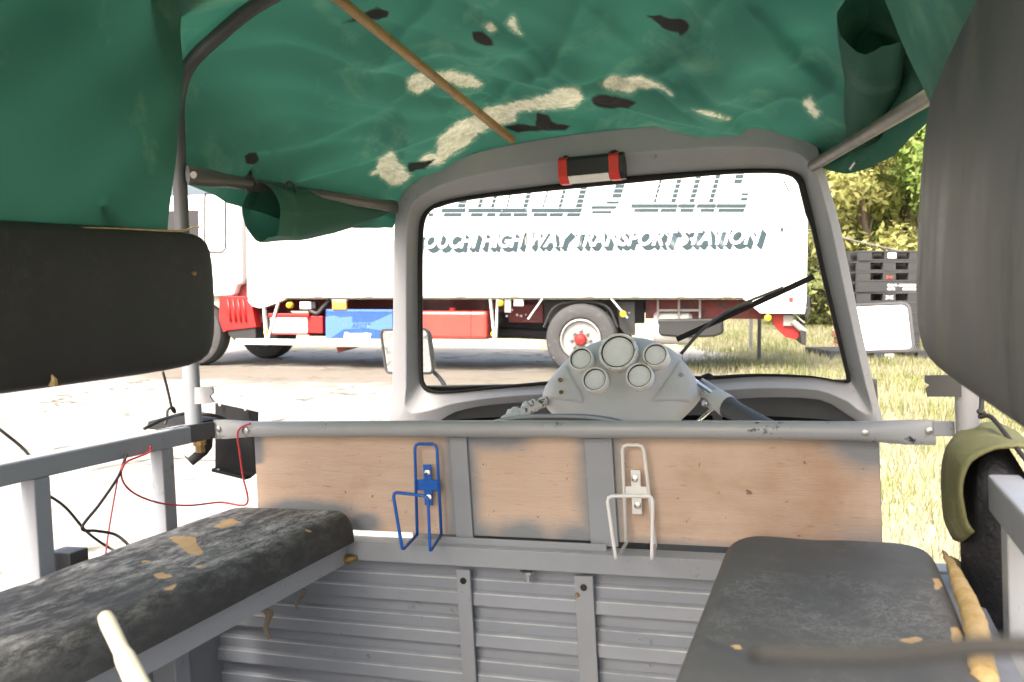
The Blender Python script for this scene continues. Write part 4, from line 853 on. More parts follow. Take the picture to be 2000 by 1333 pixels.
m_ = MB(); m_.add([p for l in LL for p in l], [(a * 20 + i, a * 20 + (i + 1) % 20, (a + 1) * 20 + (i + 1) % 20, (a + 1) * 20 + i) for a in range(8) for i in range(20)] + [tuple(range(20)), tuple(range(160, 180))]); m_.build('body', 'bag_black', bag, smooth=True)
MB().tube([p - bo for p in curve_pts([q(1940, 1130, f=1.2), q(1928, 1170, f=1.2), q(1912, 1200, f=1.2), q(1895, 1190, f=1.21), q(1890, 1140, f=1.22), q(1870, 1105, f=1.23), q(1855, 1095, f=1.25)])], .006, 8, True).build('strap', 'bag_olive', bag, smooth=True)
MB().box(q(1857, 1107, f=1.2) - bo - Vector((.005, .002, .003)), q(1857, 1107, f=1.2) - bo + Vector((.005, .002, .003))).build('buckle', 'steel', bag, bevel=.001)
# cables, wires, ropes
def cable(name, pts, r, mat, label, cat):
    P = curve_pts(pts, 7); o0 = P[0]; o = MB().tube([p - o0 for p in P], r, 8).build(name, mat, smooth=True); o.matrix_world = V @ Matrix.Translation(o0); return tag(o, label, cat)
cable('black_cable', [q(247, 888, r=-1.038), q(232, 930, r=-1.035), q(195, 985, r=-1.03), q(160, 1032, r=-1.03), q(190, 1038, r=-1.03), q(225, 1045, r=-1.02), q(250, 1065, r=-1.0), q(258, 1082, r=-.99)], .0022, 'cord_black', 'black cable hanging from the left rail to the torn cushion', 'cable')
cable('black_cable', [q(85, 962, r=-1.09), q(128, 992, r=-1.09), q(170, 1040, r=-1.09), q(215, 1072, r=-1.08), q(240, 1082, r=-1.05)], .0022, 'cord_black', 'black cable looping behind the left side posts', 'cable')
cable('black_cable', [q(-30, 815, r=-1.12), q(0, 840, r=-1.1), q(40, 872, r=-1.09), q(62, 896, r=-1.08)], .0024, 'cord_black', 'short black cable at the far left meeting the side rail', 'cable')
cable('black_cable', [q(282, 838, r=-1.035), q(320, 820, r=-1.04), q(365, 808, f=1.325), q(410, 811, f=1.34), q(440, 818, f=1.36), q(490, 830, f=1.37)], .003, 'cord_black', 'grey black cable arching over the left rail corner', 'cable')
cable('red_wire', [q(490, 828, f=1.315), q(472, 835, f=1.312), q(464, 850, f=1.312), q(468, 885, f=1.312), q(474, 930, f=1.31), q(482, 985, f=1.30), q(430, 982, r=-1.02), q(370, 988, r=-1.028), q(310, 983, r=-1.03), q(260, 963, r=-1.035), q(238, 935, r=-1.035), q(245, 905, r=-1.035), q(290, 885, r=-1.036), q(294, 872, r=-1.036)], .0016, 'red_wire', 'red wire tied on the cross rail and looping over the left cushion', 'wire')
cable('red_wire', [q(232, 925, r=-1.036), q(222, 980, r=-1.034), q(212, 1040, r=-1.03), q(206, 1085, r=-1.0)], .0012, 'red_wire', 'thin red wire dropping straight to the left cushion', 'wire')
cable('rope', [q(318, 726, r=-1.06), q(328, 765, r=-1.06), q(336, 800, r=-1.06), q(342, 806, r=-1.06), q(338, 797, r=-1.06), q(328, 802, r=-1.06), q(326, 818, r=-1.06), q(322, 830, r=-1.06)], .0022, 'cord_black', 'thin rope with a loop below the left backrest', 'rope')
cable('rope', [q(1917, 745, f=1.27), q(1917, 795, f=1.26), q(1912, 805, f=1.25), q(1922, 808, f=1.25), q(1914, 815, f=1.25), q(1935, 815, f=1.24), q(1965, 850, f=1.2), q(1998, 892, f=1.14), q(2030, 930, f=1.1)], .003, 'cord_black', 'knotted dark rope below the right backrest', 'rope')
# ================================================================== TRUCK
TA = math.atan(.25); TO = Vector((.99, 12.9, 0))
TM = Matrix.Translation(TO) @ Matrix.Rotation(-TA, 4, 'Z'); TMi = TM.inverted()
truck = empty('box_truck', TM); tag(truck, 'white box lorry with red chassis and striped teal lettering on its side', 'truck')
def tp(x, y, dy=0.0):
    d = iw(Vector((x - 1000, y - 667, FPX))); o0 = TMi @ Vector((0, 0, CAM_H)); dd = TMi.to_3x3() @ d
    s = (dy - o0.y) / dd.y; return o0 + dd * s
def tpart(mb, name, mat, parent=None, **k): return mb.build(name, mat, parent or truck, **k)
def tbox(x0, y0, x1, y1, dy, dep, name, mat, parent=None, bevel=.01):
    a, b_ = tp(x0, y0, dy), tp(x1, y1, dy); return tpart(MB().box(a, b_ + Vector((0, dep, 0))), name, mat, parent, bevel=bevel)
def tpoly(pts, dy, dep, name, mat, parent=None, bevel=.006): return tpart(MB().prism([tp(x, y, dy) for x, y in pts], (0, dep, 0)), name, mat, parent, bevel=bevel)
x0 = tp(482, 583).x; x1 = tp(1576, 583).x; zb = tp(1000, 583).z
box = tpart(MB().box((x0, 0, zb), (x1, 2.35, 3.35)), 'cargo_box', 'truck_white', bevel=.02)
tpart(MB().box((x0 + .03, .05, zb - .012), (x1 - .05, 2.3, zb + .0)), 'bottom_rail', 'truck_black', box)
tpart(MB().box((x1 - .165, -.003, zb), (x1 - .15, 0.0, 3.3)), 'door_gap', 'line_print', box)
tpart(MB().box((x0 + .02, -.003, zb + .02), (x0 + .035, 0.0, 3.3)), 'corner_gap', 'line_print', box)
tpart(MB().box((x0 + .02, -.006, zb + .95), (x1 - .2, .0, zb + .956)), 'panel_gap', 'line_print', box)
for x in (1005, 1150, 1240, 1330, 1420, 900, 620, 720): tbox(x - 8, 577, x + 8, 580.5, -.012, .012, 'hinge', 'rim', box, .002)
# hold-down hooks
for x, y0, y1 in ((1034, 452, 522), (1535, 442, 505)):
    tbox(x - 5, y0 + 6, x + 5, y1, -.02, .02, 'hook_strap', 'truck_white', box, .004); tbox(x - 11, y0, x + 11, y0 + 4, -.02, .02, 'hook_bar', 'rim', box, .003)
    for s_ in (-9, 8): tbox(x + s_, y0 + 4, x + s_ + 2, y0 + 28, -.014, .014, 'hook_side', 'rim', box, .002)
    tbox(x - 10, y0 + 5, x - 6, y0 + 10, -.03, .02, 'hook_eye', 'truck_black', box, .002)
tbox(1541, 582, 1549, 591, -.008, .008, 'side_marker', 'lamp_red', box, .02)
tpoly([(484, 583), (484, 590), (492, 599), (506, 603), (520, 600), (552, 588), (560, 583)], .02, .12, 'front_fairing', 'truck_white')
tpoly([(1450, 583), (1485, 613), (1572, 614), (1576, 583)], .0, .1, 'rear_skirt', 'truck_white')
# lettering: white faces over teal drop shade
def text(s_, h, xa, xb, zbase, y, shear, mat, name, offx=0, offz=0, bold=.012, parent=None):
    cu = bpy.data.curves.new('t', 'FONT'); cu.body = s_; cu.size = 1; cu.shear = shear; cu.offset = bold; cu.resolution_u = 3
    ob = bpy.data.objects.new('t', cu); col.objects.link(ob); bpy.context.view_layer.update()
    dg = bpy.context.evaluated_depsgraph_get(); me = bpy.data.meshes.new_from_object(ob.evaluated_get(dg)); bpy.data.objects.remove(ob)
    xs_ = [v_.co.x for v_ in me.vertices]; ys_ = [v_.co.y for v_ in me.vertices]; w_ = max(xs_) - min(xs_); hh = max(ys_) - min(ys_)
    for v_ in me.vertices: v_.co = ((v_.co.x - min(xs_)) / w_ * (xb - xa) + xa + offx, y, (v_.co.y - min(ys_)) / hh * h + zbase + offz)
    me.materials.clear(); me.materials.append(MATS[mat]); o = bpy.data.objects.new(name, me); col.objects.link(o); o.parent = parent or truck; return o
a, b_ = tp(812, 487), tp(1488, 478); hh = tp(1300, 449).z - tp(1300, 480).z; zb_ = (a.z + tp(1480, 478).z) / 2
S = 'TOUCHI HIGH WAY TRANSPORT STATION'
for k in range(1, 7): text(S, hh, a.x, b_.x, zb_, -.002 - .001 * (6 - k), .32, 'teal_print', 'lettering_shade', .011 * k, -.012 * k, .03, box)
text(S, hh, a.x, b_.x, zb_, -.008, .32, 'white_print', 'lettering', 0, 0, .03, box)
# large striped letters, built band by band
m_ = MB()
def band(xa, xb, ya, yb, zx, zy, sl=-.26):
    def c_(x, y): return tp(zx + x / 5.882, zy + y / 5.882, -.004)
    mid_ = (ya + yb) / 2
    m_.add([c_(xa + sl * (yb - mid_), yb), c_(xb + sl * (yb - mid_), yb), c_(xb + sl * (ya - mid_), ya), c_(xa + sl * (ya - mid_), ya)], [(0, 1, 2, 3)])
for xa, xb in ((275, 480), (585, 725), (770, 870), (910, 1050), (1075, 1240), (1305, 1465), (1490, 1645), (1690, 1840), (100, 155)): band(xa, xb, 453, 494, 820, 340)
for xa, xb in ((250, 525), (555, 1235), (1280, 1860)): band(xa, xb, 398, 446, 820, 340)
for i in range(14):
    y = 368 - 52 * i
    for xa, xb in ((670, 712), (822, 860), (998, 1016), (1192, 1242), (1415, 1434), (1598, 1634), (1795, 1868), (440, 525)): band(xa - .26 * (y - 360), xb - .26 * (y - 360), y - 22, y + 22, 820, 340)
for xa, xb in ((580, 860), (885, 1065), (1110, 1265), (1340, 1500), (1545, 1845)): band(xa, xb, 460, 500, 1140, 330)
for xa, xb in ((545, 1080), (1085, 1280), (1300, 1520), (1525, 1865)): band(xa, xb, 408, 452, 1140, 330)
for xa, xb, ya, yb in ((95, 320, 486, 518), (90, 375, 430, 465), (265, 405, 375, 405), (1805, 1880, 335, 370), (1812, 1888, 282, 312)): band(xa, xb, ya, yb, 1140, 330)
for i in range(14):
    y = 368 - 55 * i
    for xa, xb in ((808, 835), (1006, 1060), (1216, 1274), (1440, 1492)): band(xa - .27 * (y - 368), xb - .27 * (y - 368), y - 23, y + 23, 1140, 330)
    if i > 0: band(325 - .27 * (y - 340), 428 - .27 * (y - 340), y - 23, y + 23, 1140, 330)
    if i > 3: band(1735 - .27 * (y - 125), 1825 - .27 * (y - 125), y - 23, y + 23, 1140, 330)
tpart(m_, 'striped_lettering', 'teal_print', box, fix=False)
# cab
cx0 = x0 - .13
cab = tpart(MB().prism([(cx0 - 2.1, .06, 1.0), (cx0 - 2.2, .06, 1.7), (cx0 - 1.95, .06, 2.75), (cx0, .06, 2.75), (cx0, .06, tp(440, 556).z), (tp(458, 556).x, .06, tp(440, 556).z), (tp(452, 575).x, .06, tp(440, 578).z)], (0, 2.2, 0)), 'cab', 'truck_white', bevel=.05)
L1 = [tp(x, y, .055) for x, y in ((402, 378), (436, 376), (440, 384), (440, 486), (434, 493), (404, 493), (400, 486), (400, 384))]
tpart(MB().tube(L1 + [L1[0]], .013, 5), 'quarter_panel_seam', 'truck_black', cab)
tpart(MB().box((cx0 - 1.75, .052, 1.75), (cx0 - .75, .06, 2.5)), 'side_window', 'truck_black', cab)
tpart(MB().box((cx0 - .5, .2, 1.1), (x0, 2.0, 1.4)), 'cab_gap_frame', 'truck_dark_red')
# red step panel with ribs, dark mudguard
st = tpoly([(428, 578), (478, 580), (492, 600), (500, 640), (445, 646), (436, 650), (428, 625)], .02, .2, 'step_panel', 'truck_red')
for x in (448, 458, 468, 478): tpart(MB().tube([tp(x - 3, 585, .015), tp(x + 3, 630, .015)], .02, 6), 'step_rib', 'truck_red', st, smooth=True)
tpoly([(444, 638), (498, 632), (500, 662), (458, 666), (446, 655)], .05, .4, 'mudguard', 'truck_black')
def wheel(c, r, name='wheel', detail=True):
    e = tpart(MB().lathe([(r * .56, 0.02), (r * .62, -.02), (r * .8, -.04), (r * .95, -.01), (r, .05), (r, .25), (r * .95, .30), (r * .6, .3)], c, (0, 1, 0), 40, True), name, 'tyre', smooth='auto')
    tpart(MB().lathe([(r * .58, .02), (r * .57, -.02), (r * .53, -.03), (r * .50, .0), (r * .48, .10), (r * .36, .14), (r * .34, .05), (r * .30, .03), (r * .05, .03)], c, (0, 1, 0), 36, False), 'rim', 'rim', e, smooth='auto')
    if detail:
        tpart(MB().lathe([(r * .17, .04), (r * .17, -.03), (r * .13, -.06), (r * .03, -.07)], c, (0, 1, 0), 20), 'hub', 'truck_red', e, smooth='auto')
        m2 = MB(); 
        for k in range(8): t = k * math.pi / 4; m2.lathe([(.028, .05), (.028, -.02), (.015, -.03)], c + Vector((math.cos(t) * r * .26, 0, math.sin(t) * r * .26)), (0, 1, 0), 6)
        tpart(m2, 'wheel_nuts', 'rim', e)
        for k in range(6):
            t = k * math.pi / 3 + .3; tpart(MB().lathe([(.035, 0), (.035, .004)], c + Vector((math.cos(t) * r * .42, .108, math.sin(t) * r * .42)), (0, -1, 0), 10), 'rim_hole', 'truck_black', e)
    return e
cw_ = tp(1134, 664, .03); rwheel = CAM_H - (734 - 580) / FPX * 0 ; rw_r = cw_.z + .02
wheel(cw_, rw_r); wheel(Vector((cw_.x, 1.75, cw_.z)), rw_r, 'wheel', False)
cf_ = Vector((tp(378, 660, .05).x, .05, rw_r)); wheel(cf_, rw_r); wheel(Vector((tp(527, 640, 2.0).x, 1.8, rw_r)), rw_r, 'wheel', False)
tpart(MB().tube([(cw_.x, .3, cw_.z), (cw_.x, 1.8, cw_.z)], .11, 12), 'axle', 'truck_black')
# chassis rails
for dy in (.75, 1.55): tpart(MB().box((tp(470, 600).x, dy, .88), (x1 - .4, dy + .08, zb - .02)), 'chassis_rail', 'truck_dark_red', bevel=.006)
tpart(MB().box((tp(975, 600).x, .55, .72), (tp(1045, 600).x, .62, 1.0)), 'crossmember', 'truck_dark_red', bevel=.01)
for x in (1010, 1018, 990): tpart(MB().lathe([(.02, 0), (.02, .01)], tp(x, 612 + (x % 7) * 2, .55), (0, -1, 0), 8), 'chassis_hole', 'white_print')
tpart(MB().box((tp(1255, 600).x, .42, .80), (tp(1500, 600).x, .5, zb - .02)), 'rear_side_rail', 'truck_dark_red', bevel=.01)
lad = tpart(MB().bar(tp(1283, 607, .3), tp(1367, 607, .3), .03, .03), 'ladder_bar', 'rim')
for x in (1285, 1326, 1367): tpart(MB().bar(tp(x, 585, .3), tp(x, 624, .3), .03, .03, (0, 1, 0)), 'ladder_upright', 'rim', lad)
tpoly([(1284, 624), (1411, 622), (1413, 652), (1395, 659), (1340, 661), (1290, 657), (1283, 648)], .25, .6, 'tool_locker', 'truck_black', bevel=.03)
tpart(MB().lathe([(.22, 0), (.25, .05), (.25, .5), (.2, .55)], tp(1278, 640, .5), (1, 0, 0), 20), 'air_tank', 'truck_white', smooth='auto')
tpoly([(1204, 590), (1240, 590), (1240, 656), (1222, 656), (1210, 640)], .2, .04, 'mud_flap', 'truck_black')
tpart(MB().tube(curve_pts([tp(1062, 640, .12), tp(1085, 600, .12), tp(1134, 590, .12), tp(1185, 600, .12), tp(1206, 640, .12)]), .02, 6), 'wheel_arch', 'truck_black')
tpart(MB().bar(tp(1060, 584, .05), tp(1032, 624, .05), .02, .07, (0, 1, 0)), 'brace', 'truck_white')
br_ = tpart(MB().bar(tp(1194, 584, .05), tp(1226, 622, .05), .02, .07, (0, 1, 0)), 'brace', 'truck_white'); tpart(MB().lathe([(.05, 0), (.045, .02)], tp(1217, 614, .02), (0, -1, 0), 10), 'yellow_reflector', 'yellow_lamp', br_)
# battery box, lockers, tank
bt = tbox(527, 621, 600, 652, .06, .5, 'battery_box', 'truck_white'); tbox(523, 613, 603, 621, .05, .55, 'battery_lid', 'truck_red', bt); tbox(526, 652, 601, 655, .055, .5, 'battery_tray', 'truck_red', bt); tbox(600, 618, 630, 652, .10, .5, 'battery_side', 'truck_red', bt)
for x in (573, 578): tbox(x - 1.5, 629, x + 1.5, 633, .055, .01, 'battery_mark', 'line_print', bt, .001)
bb = tbox(636, 605, 768, 663, .05, .5, 'blue_locker', 'truck_blue')
tbox(640, 605, 766, 610, .045, .01, 'locker_lip', 'truck_blue_pale', bb, .002)
tpart(MB().prism([tp(x, y, .048) for x, y in ((636, 620), (652, 617), (664, 621), (688, 619), (688, 631), (719, 631), (728, 630), (766, 613), (766, 650), (722, 643), (672, 644), (645, 662), (636, 662))], (0, .002, 0)), 'locker_panel', 'truck_blue_pale', bb)
text('ARGST', .085, tp(684, 640).x, tp(722, 640).x, tp(700, 643).z, .044, .3, 'truck_blue', 'locker_lettering', 0, 0, .01, bb)
tpoly([(673, 650), (679, 650), (681, 652), (712, 652), (714, 650), (717, 652), (725, 652), (723, 663), (671, 663)], .042, .003, 'locker_label', 'white_print', bb, 0)
for k in range(9): tbox(677 + k * 5, 655, 678.2 + k * 5, 660, .040, .002, 'label_mark', 'line_print', bb, 0)
tk = tbox(790, 608, 951, 664, .05, .6, 'fuel_tank', 'truck_tank', bevel=.05); tpart(MB().box(tp(919, 609, .044), tp(920, 663, .05)), 'tank_seam', 'truck_dark_red', tk)
tpart(MB().lathe([(.05, 0), (.05, .04), (.03, .05)], tp(884, 608, .2), (0, 0, 1), 14), 'tank_cap', 'truck_red', tk)
tpart(MB().box((tp(500, 600).x, 1.75, .42), (tp(1070, 600).x, 2.2, 1.02)), 'far_side_locker', 'truck_black', bevel=.03)
tpart(MB().tube([(tp(940, 640).x, 1.1, .55), (cw_.x, 1.1, .5)], .09, 10), 'drive_shaft', 'truck_black')
tpart(MB().box((tp(1040, 600).x, .62, .72), (tp(1250, 600).x, .7, zb - .02)), 'spring_hanger', 'truck_black', bevel=.02)
# side guard
sg = tpart(MB().box(tp(460, 662, .0), tp(768, 678, .03)), 'side_guard', 'truck_white', bevel=.01)
tpart(MB().box(tp(768, 664, .0), tp(1055, 682, .03)), 'side_guard', 'truck_white', bevel=.01)
for a0, a1, yl in (((516, 600), (521, 664), 650), ((958, 585), (966, 662), 653)):
    p_ = tpart(MB().bar(tp(*a0, .04), tp(*a1, .04), .03, .085, (0, 1, 0)), 'guard_post', 'truck_white', bevel=.008); tpart(MB().lathe([(.04, 0), (.036, .015)], tp((a0[0] + a1[0]) / 2 + 1, yl, .02), (0, -1, 0), 10), 'yellow_reflector', 'yellow_lamp', p_)
tpart(MB().bar(tp(545, 588, .05), tp(524, 662, .05), .03, .05, (0, 1, 0)), 'guard_brace', 'truck_white'); tpart(MB().bar(tp(972, 585, .08), tp(969, 660, .08), .03, .05, (0, 1, 0)), 'guard_brace', 'truck_white')
for x, y in ((565, 597), (977, 593), (1500, 622)): lp = tpart(MB().lathe([(.052, .05), (.052, 0), (.042, -.03), (.015, -.045)], tp(x, y, .03), (0, 1, 0), 18), 'side_lamp', 'yellow_lamp', smooth='auto')
lp = tbox(648, 590, 676, 606, .02, .06, 'amber_lamp', 'amber', bevel=.015); tbox(647, 586, 677, 590, .02, .07, 'lamp_mount', 'rim', lp)
cb = tbox(585, 590, 607, 605, .06, .12, 'control_box', 'truck_white'); tbox(607, 590, 616, 604, .08, .1, 'box_side', 'truck_black', cb)
tpart(MB().tube(curve_pts([tp(605, 608, .1), tp(620, 613, .1), tp(632, 600, .12), tp(645, 586, .15)]), .035, 8), 'air_hose', 'truck_black', smooth=True)
tbox(985, 583, 998, 612, .04, .03, 'lock_plate', 'rim'); tbox(1003, 584, 1022, 599, .05, .05, 'lock_plate', 'truck_white')
# rear underrun guard
ru = tpoly([(1506, 614), (1546, 614), (1556, 634), (1562, 655), (1556, 664), (1535, 660), (1518, 645), (1508, 628)], .15, .06, 'underrun_bracket', 'truck_red')
tbox(1530, 616, 1550, 638, .1, .05, 'number_box', 'rim', ru); tpart(MB().tube([tp(1548, 628, .1), tp(1572, 650, .1)], .045, 10), 'bumper_tube', 'rim', ru)
tpoly([(1562, 645), (1575, 648), (1574, 676), (1566, 674)], .0, 2.2, 'rear_bumper', 'truck_black'); tpoly([(1571, 578), (1583, 580), (1582, 602), (1580, 620), (1573, 622)], .05, .1, 'rear_buffer', 'truck_black')
tpart(MB().tube(curve_pts([tp(1553, 612, .05), tp(1560, 622, .05), tp(1572, 632, .05)]), .012, 6), 'rear_cable', 'rim', smooth=True)
tpart(MB().prism([tp(657, 679, .3), tp(700, 679, .3), tp(660, 690, .3)], (0, .05, 0)), 'chassis_wedge', 'truck_dark_red')
# ================================================================== PALLETS, TARP, STAKES
def pallet(name, x0, x1, z, Y, rot, label, h=.16, dep=1.1, marks=None):
    w_ = x1 - x0; e = empty(name, Matrix.Translation(((x0 + x1) / 2, Y + dep / 2, z)) @ Matrix.Rotation(rot, 4, 'Z')); tag(e, label, 'pallet', 'black plastic pallets')
    for k in range(7): yy = -dep / 2 + (dep - .11) * k / 6; MB().box((-w_ / 2, yy, h - .035), (w_ / 2, yy + .11, h)).build('deck_board', 'pallet', e, bevel=.006)
    for yy in (-dep / 2 + .004, -.06, dep / 2 - .124):
        for xx, ww in ((-w_ / 2 + .004, .24), (-.12, .24), (w_ / 2 - .244, .24)): MB().box((xx, yy, .03), (xx + ww, yy + .12, h - .035)).build('block', 'pallet', e, bevel=.004)
        MB().box((-w_ / 2, yy - .002, 0), (w_ / 2, yy + .12, .03)).build('runner', 'pallet', e, bevel=.004)
    return e, w_, dep, h
def text3(s_, h, w_, c, parent, mat, name='marking'):
    cu = bpy.data.curves.new('t', 'FONT'); cu.body = s_; cu.size = 1; cu.offset = .03; cu.resolution_u = 2
    ob = bpy.data.objects.new('t', cu); col.objects.link(ob); bpy.context.view_layer.update()
    me = bpy.data.meshes.new_from_object(ob.evaluated_get(bpy.context.evaluated_depsgraph_get())); bpy.data.objects.remove(ob)
    xs_ = [v_.co.x for v_ in me.vertices]; ys_ = [v_.co.y for v_ in me.vertices]; W = max(xs_) - min(xs_); Hh = max(ys_) - min(ys_)
    for v_ in me.vertices: v_.co = ((v_.co.x - min(xs_)) / W * w_ + c[0], c[1], (v_.co.y - min(ys_)) / Hh * h + c[2])
    me.materials.clear(); me.materials.append(MATS[mat]); o = bpy.data.objects.new(name, me); col.objects.link(o); o.parent = parent
YP = 17.0; xa = g(1676, 550, YP).x; zt = g(1700, 490, YP).z; gz = gh(0, YP)
n_p = 10; hp_ = (zt - gz) / n_p
words = ['topmost', 'second from the top', 'third from the top', 'fourth from the top', 'fifth from the top']
for k in range(n_p):
    i_top = n_p - 1 - k
    lab = ('black plastic pallet, %s of the tall stack beside the trees' % words[i_top]) if i_top < 5 else 'black plastic pallet hidden low in the tall stack behind the right mirror'
    e, w_, dp, h = pallet('plastic_pallet', xa + random.uniform(-.02, .02), xa + 1.2, gz + hp_ * k, YP, random.uniform(-.02, .02), lab, h=hp_ - .004)
    yf = -dp / 2 - .006
    if i_top == 0: MB().box((.05 - .11, yf, .05), (.13 - .03, yf + .003, h - .04)).build('paper_label', 'white_print', e)
    if i_top == 2: text3('M', .06, .11, (-.06, yf, .05), e, 'red_print')
    if i_top == 3:
        MB().box((-w_ / 2, yf + .001, .0), (w_ / 2, yf + .006, h)).build('front_panel', 'pallet', e)
        text3('00/1-000000', .05, .55, (-.05, yf - .003, .10), e, 'white_print'); text3('OPS', .05, .15, (-.05, yf - .003, .03), e, 'white_print'); text3('00000', .05, .26, (.24, yf - .003, .03), e, 'white_print')
    if i_top == 4:
        m_ = MB(); m_.prism([Vector((.11 * math.cos(t) * (1 if k2 % 2 else .45) , yf, .09 + .05 * math.sin(t) * (1 if k2 % 2 else .45))) for k2 in range(8) for t in [k2 * math.pi / 4]], (0, .003, 0)); m_.build('emblem', 'white_print', e)
YQ = 15.2; xq0, xq1 = g(1618, 690, YQ).x, g(1820, 690, YQ).x
e, w_, dp, h = pallet('plastic_pallet', xq0, xq1, .0, YQ, .03, 'wide black plastic pallet lying on the grass below the right mirror', h=.2, dep=1.2)
text3('0000', .05, .16, (.06, -dp / 2 - .008, .10), e, 'white_print'); text3('0 0 0', .05, .16, (.06, -dp / 2 - .008, .04), e, 'white_print')
wp_ = empty('wooden_blocks', Matrix.Translation((g(1672, 560, 17.6).x, 17.7, gh(0, 17.7)))); tag(wp_, 'pile of reddish brown timber ends left of the black pallet stack', 'timber')
for k in range(9): MB().box((-.25 + .04 * (k % 2), -.1, k * .13), (.1, .5, k * .13 + .11)).build('timber', 'brown_wood', wp_, bevel=.01)
# blue tarp heap
p0, p1 = g(1582, 632, 27), g(1665, 612, 27); m_ = MB(); rows = []
for j in range(16):
    t = j / 15; row = []
    for i in range(40):
        s_ = i / 39; x = p0.x + (p1.x + .8 - p0.x) * s_; y = 26.3 + 2.2 * t; e_ = math.sin(math.pi * s_) ** .4 * math.sin(math.pi * t) ** .5
        row.append(Vector((x, y, gh(x, y) - .02 + (.42 + .18 * nv(s_ * 6, t * 4)) * e_ + .1 * abs(nv(s_ * 16, t * 9)) * e_)))
    rows.append(row)
tag(m_.grid(rows).build('blue_tarp', 'blue_tarp', smooth=False, origin=(p0.x, 27, gh(0, 27))), 'crumpled blue tarpaulin heap behind the lorry tail', 'tarpaulin')
for x, yt, yb, lab in ((1466, 600, 694, 'shorter thin dark stake in the grass behind the lorry'), (1482, 600, 712, 'taller thin dark stake in the grass, the one nearer the lorry tail')):
    Yk = 1.12 * FPX / (yb - 580); p = g(x, yb, Yk); m_ = MB().box((-.028, -.02, -.05), (.028, .02, g(x, yt, Yk).z)); m_.v = [v_ + Vector((.0, 0, 0)) for v_ in m_.v]; o = m_.build('stake', 'stake', bevel=.004); o.location = (p.x, Yk, gh(p.x, Yk)); tag(o, lab, 'stake', 'stakes behind the lorry')
# overhead wire
a, b_ = g(1560, 445, 20), g(1900, 520, 19); P = curve_pts([a + (a - b_) * .5, a, a.lerp(b_, .5) + Vector((0, 0, -.03)), b_, b_ + (b_ - a) * .6])
tag(MB().tube([p - P[0] for p in P], .018, 6).build('overhead_wire', 'stake', smooth=True, origin=None), 'grey wire slanting down in front of the trees', 'wire'); bpy.data.objects['overhead_wire'].location = P[0]
# litter along the far edge of the yard
rnd = random.Random(5)
for k in range(10):
    x = g(1330 + k * 20 + rnd.uniform(-6, 6), 627, 30).x; z = gh(x, 30); sz = rnd.uniform(.08, .2)
    m_ = MB(); m_.lathe([(sz * .5, 0), (sz, sz * .3), (sz * .8, sz * .9), (sz * .2, sz * 1.1)], (0, 0, 0), (rnd.uniform(-.3, .3), 0, 1), 7)
    mt = rnd.choice(['white_print', 'blue_tarp', 'brown_wood', 'rim']); o = m_.build('rubbish', mt); o.location = (x, 30, z); tag(o, {'white_print': 'white', 'blue_tarp': 'blue', 'brown_wood': 'brown', 'rim': 'grey'}[mt] + ' scrap of rubbish lying along the far edge of the yard', 'rubbish', 'rubbish along the yard edge')
# ================================================================== GRASS, TREES
def grass(name, mat, n, seed, label, xr, yr, h0, h1, cond):
    rg = random.Random(seed); vs_, fs = [], []
    k = 0
    while k < n:
        y = yr[0] + (yr[1] - yr[0]) * rg.random() ** 1.3; x = rg.uniform(*xr)
        if not cond(x, y, rg): k += 1; continue
        k += 1; z = gh(x, y)
        for b_ in range(3):
            a = rg.uniform(0, 6.28); h = rg.uniform(h0, h1) * (1 + .5 * nv(x * .7, y * .7)); ln = rg.uniform(.2, .8) * h; wd = .0022 + .0005 * y
            dx, dy = math.cos(a), math.sin(a); i0 = len(vs_); px_, py_ = x + rg.uniform(-.05, .05), y + rg.uniform(-.05, .05)
            vs_ += [(px_ - dy * wd, py_ + dx * wd, z - .01), (px_ + dy * wd, py_ - dx * wd, z - .01), (px_ + dx * ln, py_ + dy * ln, z + h)]; fs.append((i0, i0 + 1, i0 + 2))
    m_ = MB(); m_.v = [Vector(p) for p in vs_]; m_.f = fs; tag(m_.build(name, mat, fix=False), label, 'grass', kind='stuff')
edge = lambda x, y: x - (.45 + .17 * y) + 1.1 * nv(x * .6, y * .6, 2)
grass('dry_grass', 'grass_dry', 95000, 3, 'dry yellow grass covering the ground to the right of the yard', (.8, 16), (1.2, 30), .05, .16, lambda x, y, rg: x < 2.2 + y * .62 and (edge(x, y) > rg.uniform(0, .8)))
grass('green_grass', 'grass_green', 30000, 4, 'fresh green grass tufts at the edge of the yard', (.8, 14), (1.2, 24), .05, .2, lambda x, y, rg: x < 2.2 + y * .62 and edge(x, y) > .1 and nv(x * .9, y * .9, 7) > .08)
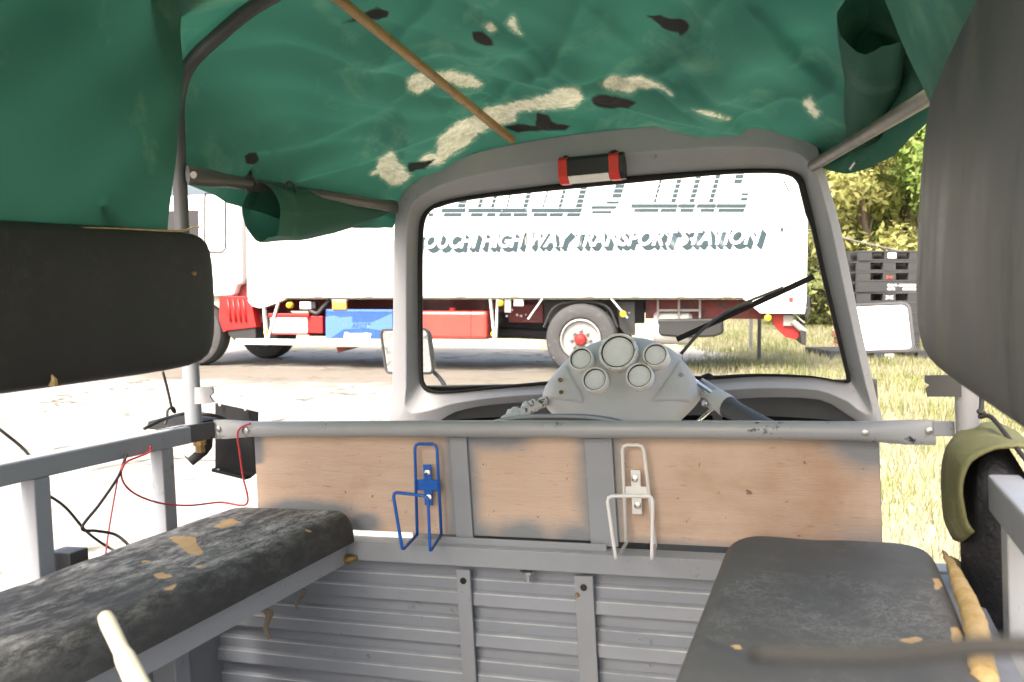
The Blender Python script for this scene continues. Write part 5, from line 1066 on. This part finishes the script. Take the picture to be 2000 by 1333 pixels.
def tree(x, y, h, rad, mat, label, seed, nl=2600, low=.15, ls=.13):
    rg = random.Random(seed); z = gh(x, y); e = empty('tree', Matrix.Translation((x, y, z))); tag(e, label, 'tree', 'trees beyond the grass')
    m_ = MB(); tops = []
    m_.tube(curve_pts([(0, 0, -.2), (rg.uniform(-.15, .15), 0, h * .3), (rg.uniform(-.3, .3), rg.uniform(-.2, .2), h * .6), (rg.uniform(-.3, .3), 0, h * .9)], 3), [.16, .15, .14, .12, .11, .09, .07, .06, .05, .03][:10], 7)
    nl_ = 14; cl_ = []
    for k in range(nl_):
        a = rg.uniform(0, 6.28); rr = rad * rg.uniform(.25, .8); hz_ = h * rg.uniform(low, .95); k_ = math.sin(math.pi * min(1, (hz_ / h) * .8 + .15)); c_ = Vector((math.cos(a) * rr * k_, math.sin(a) * rr * k_, hz_)); cl_.append((c_, rad * rg.uniform(.28, .5)))
        m_.tube([Vector((0, 0, hz_ * .6)), c_ * .6 + Vector((0, 0, hz_ * .3)), c_], [.05, .03, .012], 5)
    m_.build('trunk', 'bark', e, smooth=True)
    vs_, fs = [], []
    for k in range(nl):
        c_, r = cl_[k % nl_]; d = Vector((rg.gauss(0, 1), rg.gauss(0, 1), rg.gauss(0, .8))); d = d.normalized() * r * rg.uniform(.35, 1.1); p = c_ + d
        nn_ = (d.normalized() + Vector((rg.uniform(-.8, .8), rg.uniform(-.8, .8), rg.uniform(-.4, .9)))).normalized(); a = nn_.orthogonal().normalized(); a.rotate(Matrix.Rotation(rg.uniform(0, 6.28), 3, nn_)); b_ = nn_.cross(a); s_ = ls * rg.uniform(.6, 1.4); i0 = len(vs_)
        vs_ += [p - a * s_, p - b_ * s_ * .45 + a * s_ * .1, p + a * s_, p + b_ * s_ * .45 + a * s_ * .1]; fs.append((i0, i0 + 1, i0 + 2, i0 + 3))
    m_ = MB(); m_.v = [Vector(v_) for v_ in vs_]; m_.f = fs; m_.build('crown', mat, e, fix=False)
tr_ = [(1560, 24, 4.8, 1.6, 'leaf_olive', 'olive leaved tree just behind the lorry tail'), (1625, 26, 6.5, 2.0, 'leaf_yellow', 'yellowish tree seen beside the right windscreen post'), (1690, 23.5, 5.6, 1.7, 'leaf_yellow', 'yellow green bushy tree directly above the pallet stack'), (1755, 25, 7, 2.1, 'leaf_green', 'bright green tree above the right end of the pallets'), (1650, 31, 9.5, 2.6, 'leaf_olive', 'tall olive tree behind the yellow ones'), (1790, 30, 10, 2.8, 'leaf_yellow', 'tall yellow tree rising behind the bright green one'),
       (1850, 23, 6, 2.0, 'leaf_green', 'green tree mostly hidden by the right backrest'), (1580, 33, 9, 2.6, 'leaf_yellow', 'tall pale tree behind the lorry box'), (1950, 26, 7, 2.4, 'leaf_yellow', 'yellow tree far right behind the backrest'), (1720, 36, 12, 3.4, 'leaf_olive', 'tallest olive tree closing the view behind the others')]
for i, (px_, Y, h, r, mt, lab) in enumerate(tr_): tree(g(px_, 580, Y).x, Y, h, r, mt, lab, 20 + i, nl=11000, low=.03, ls=.10)
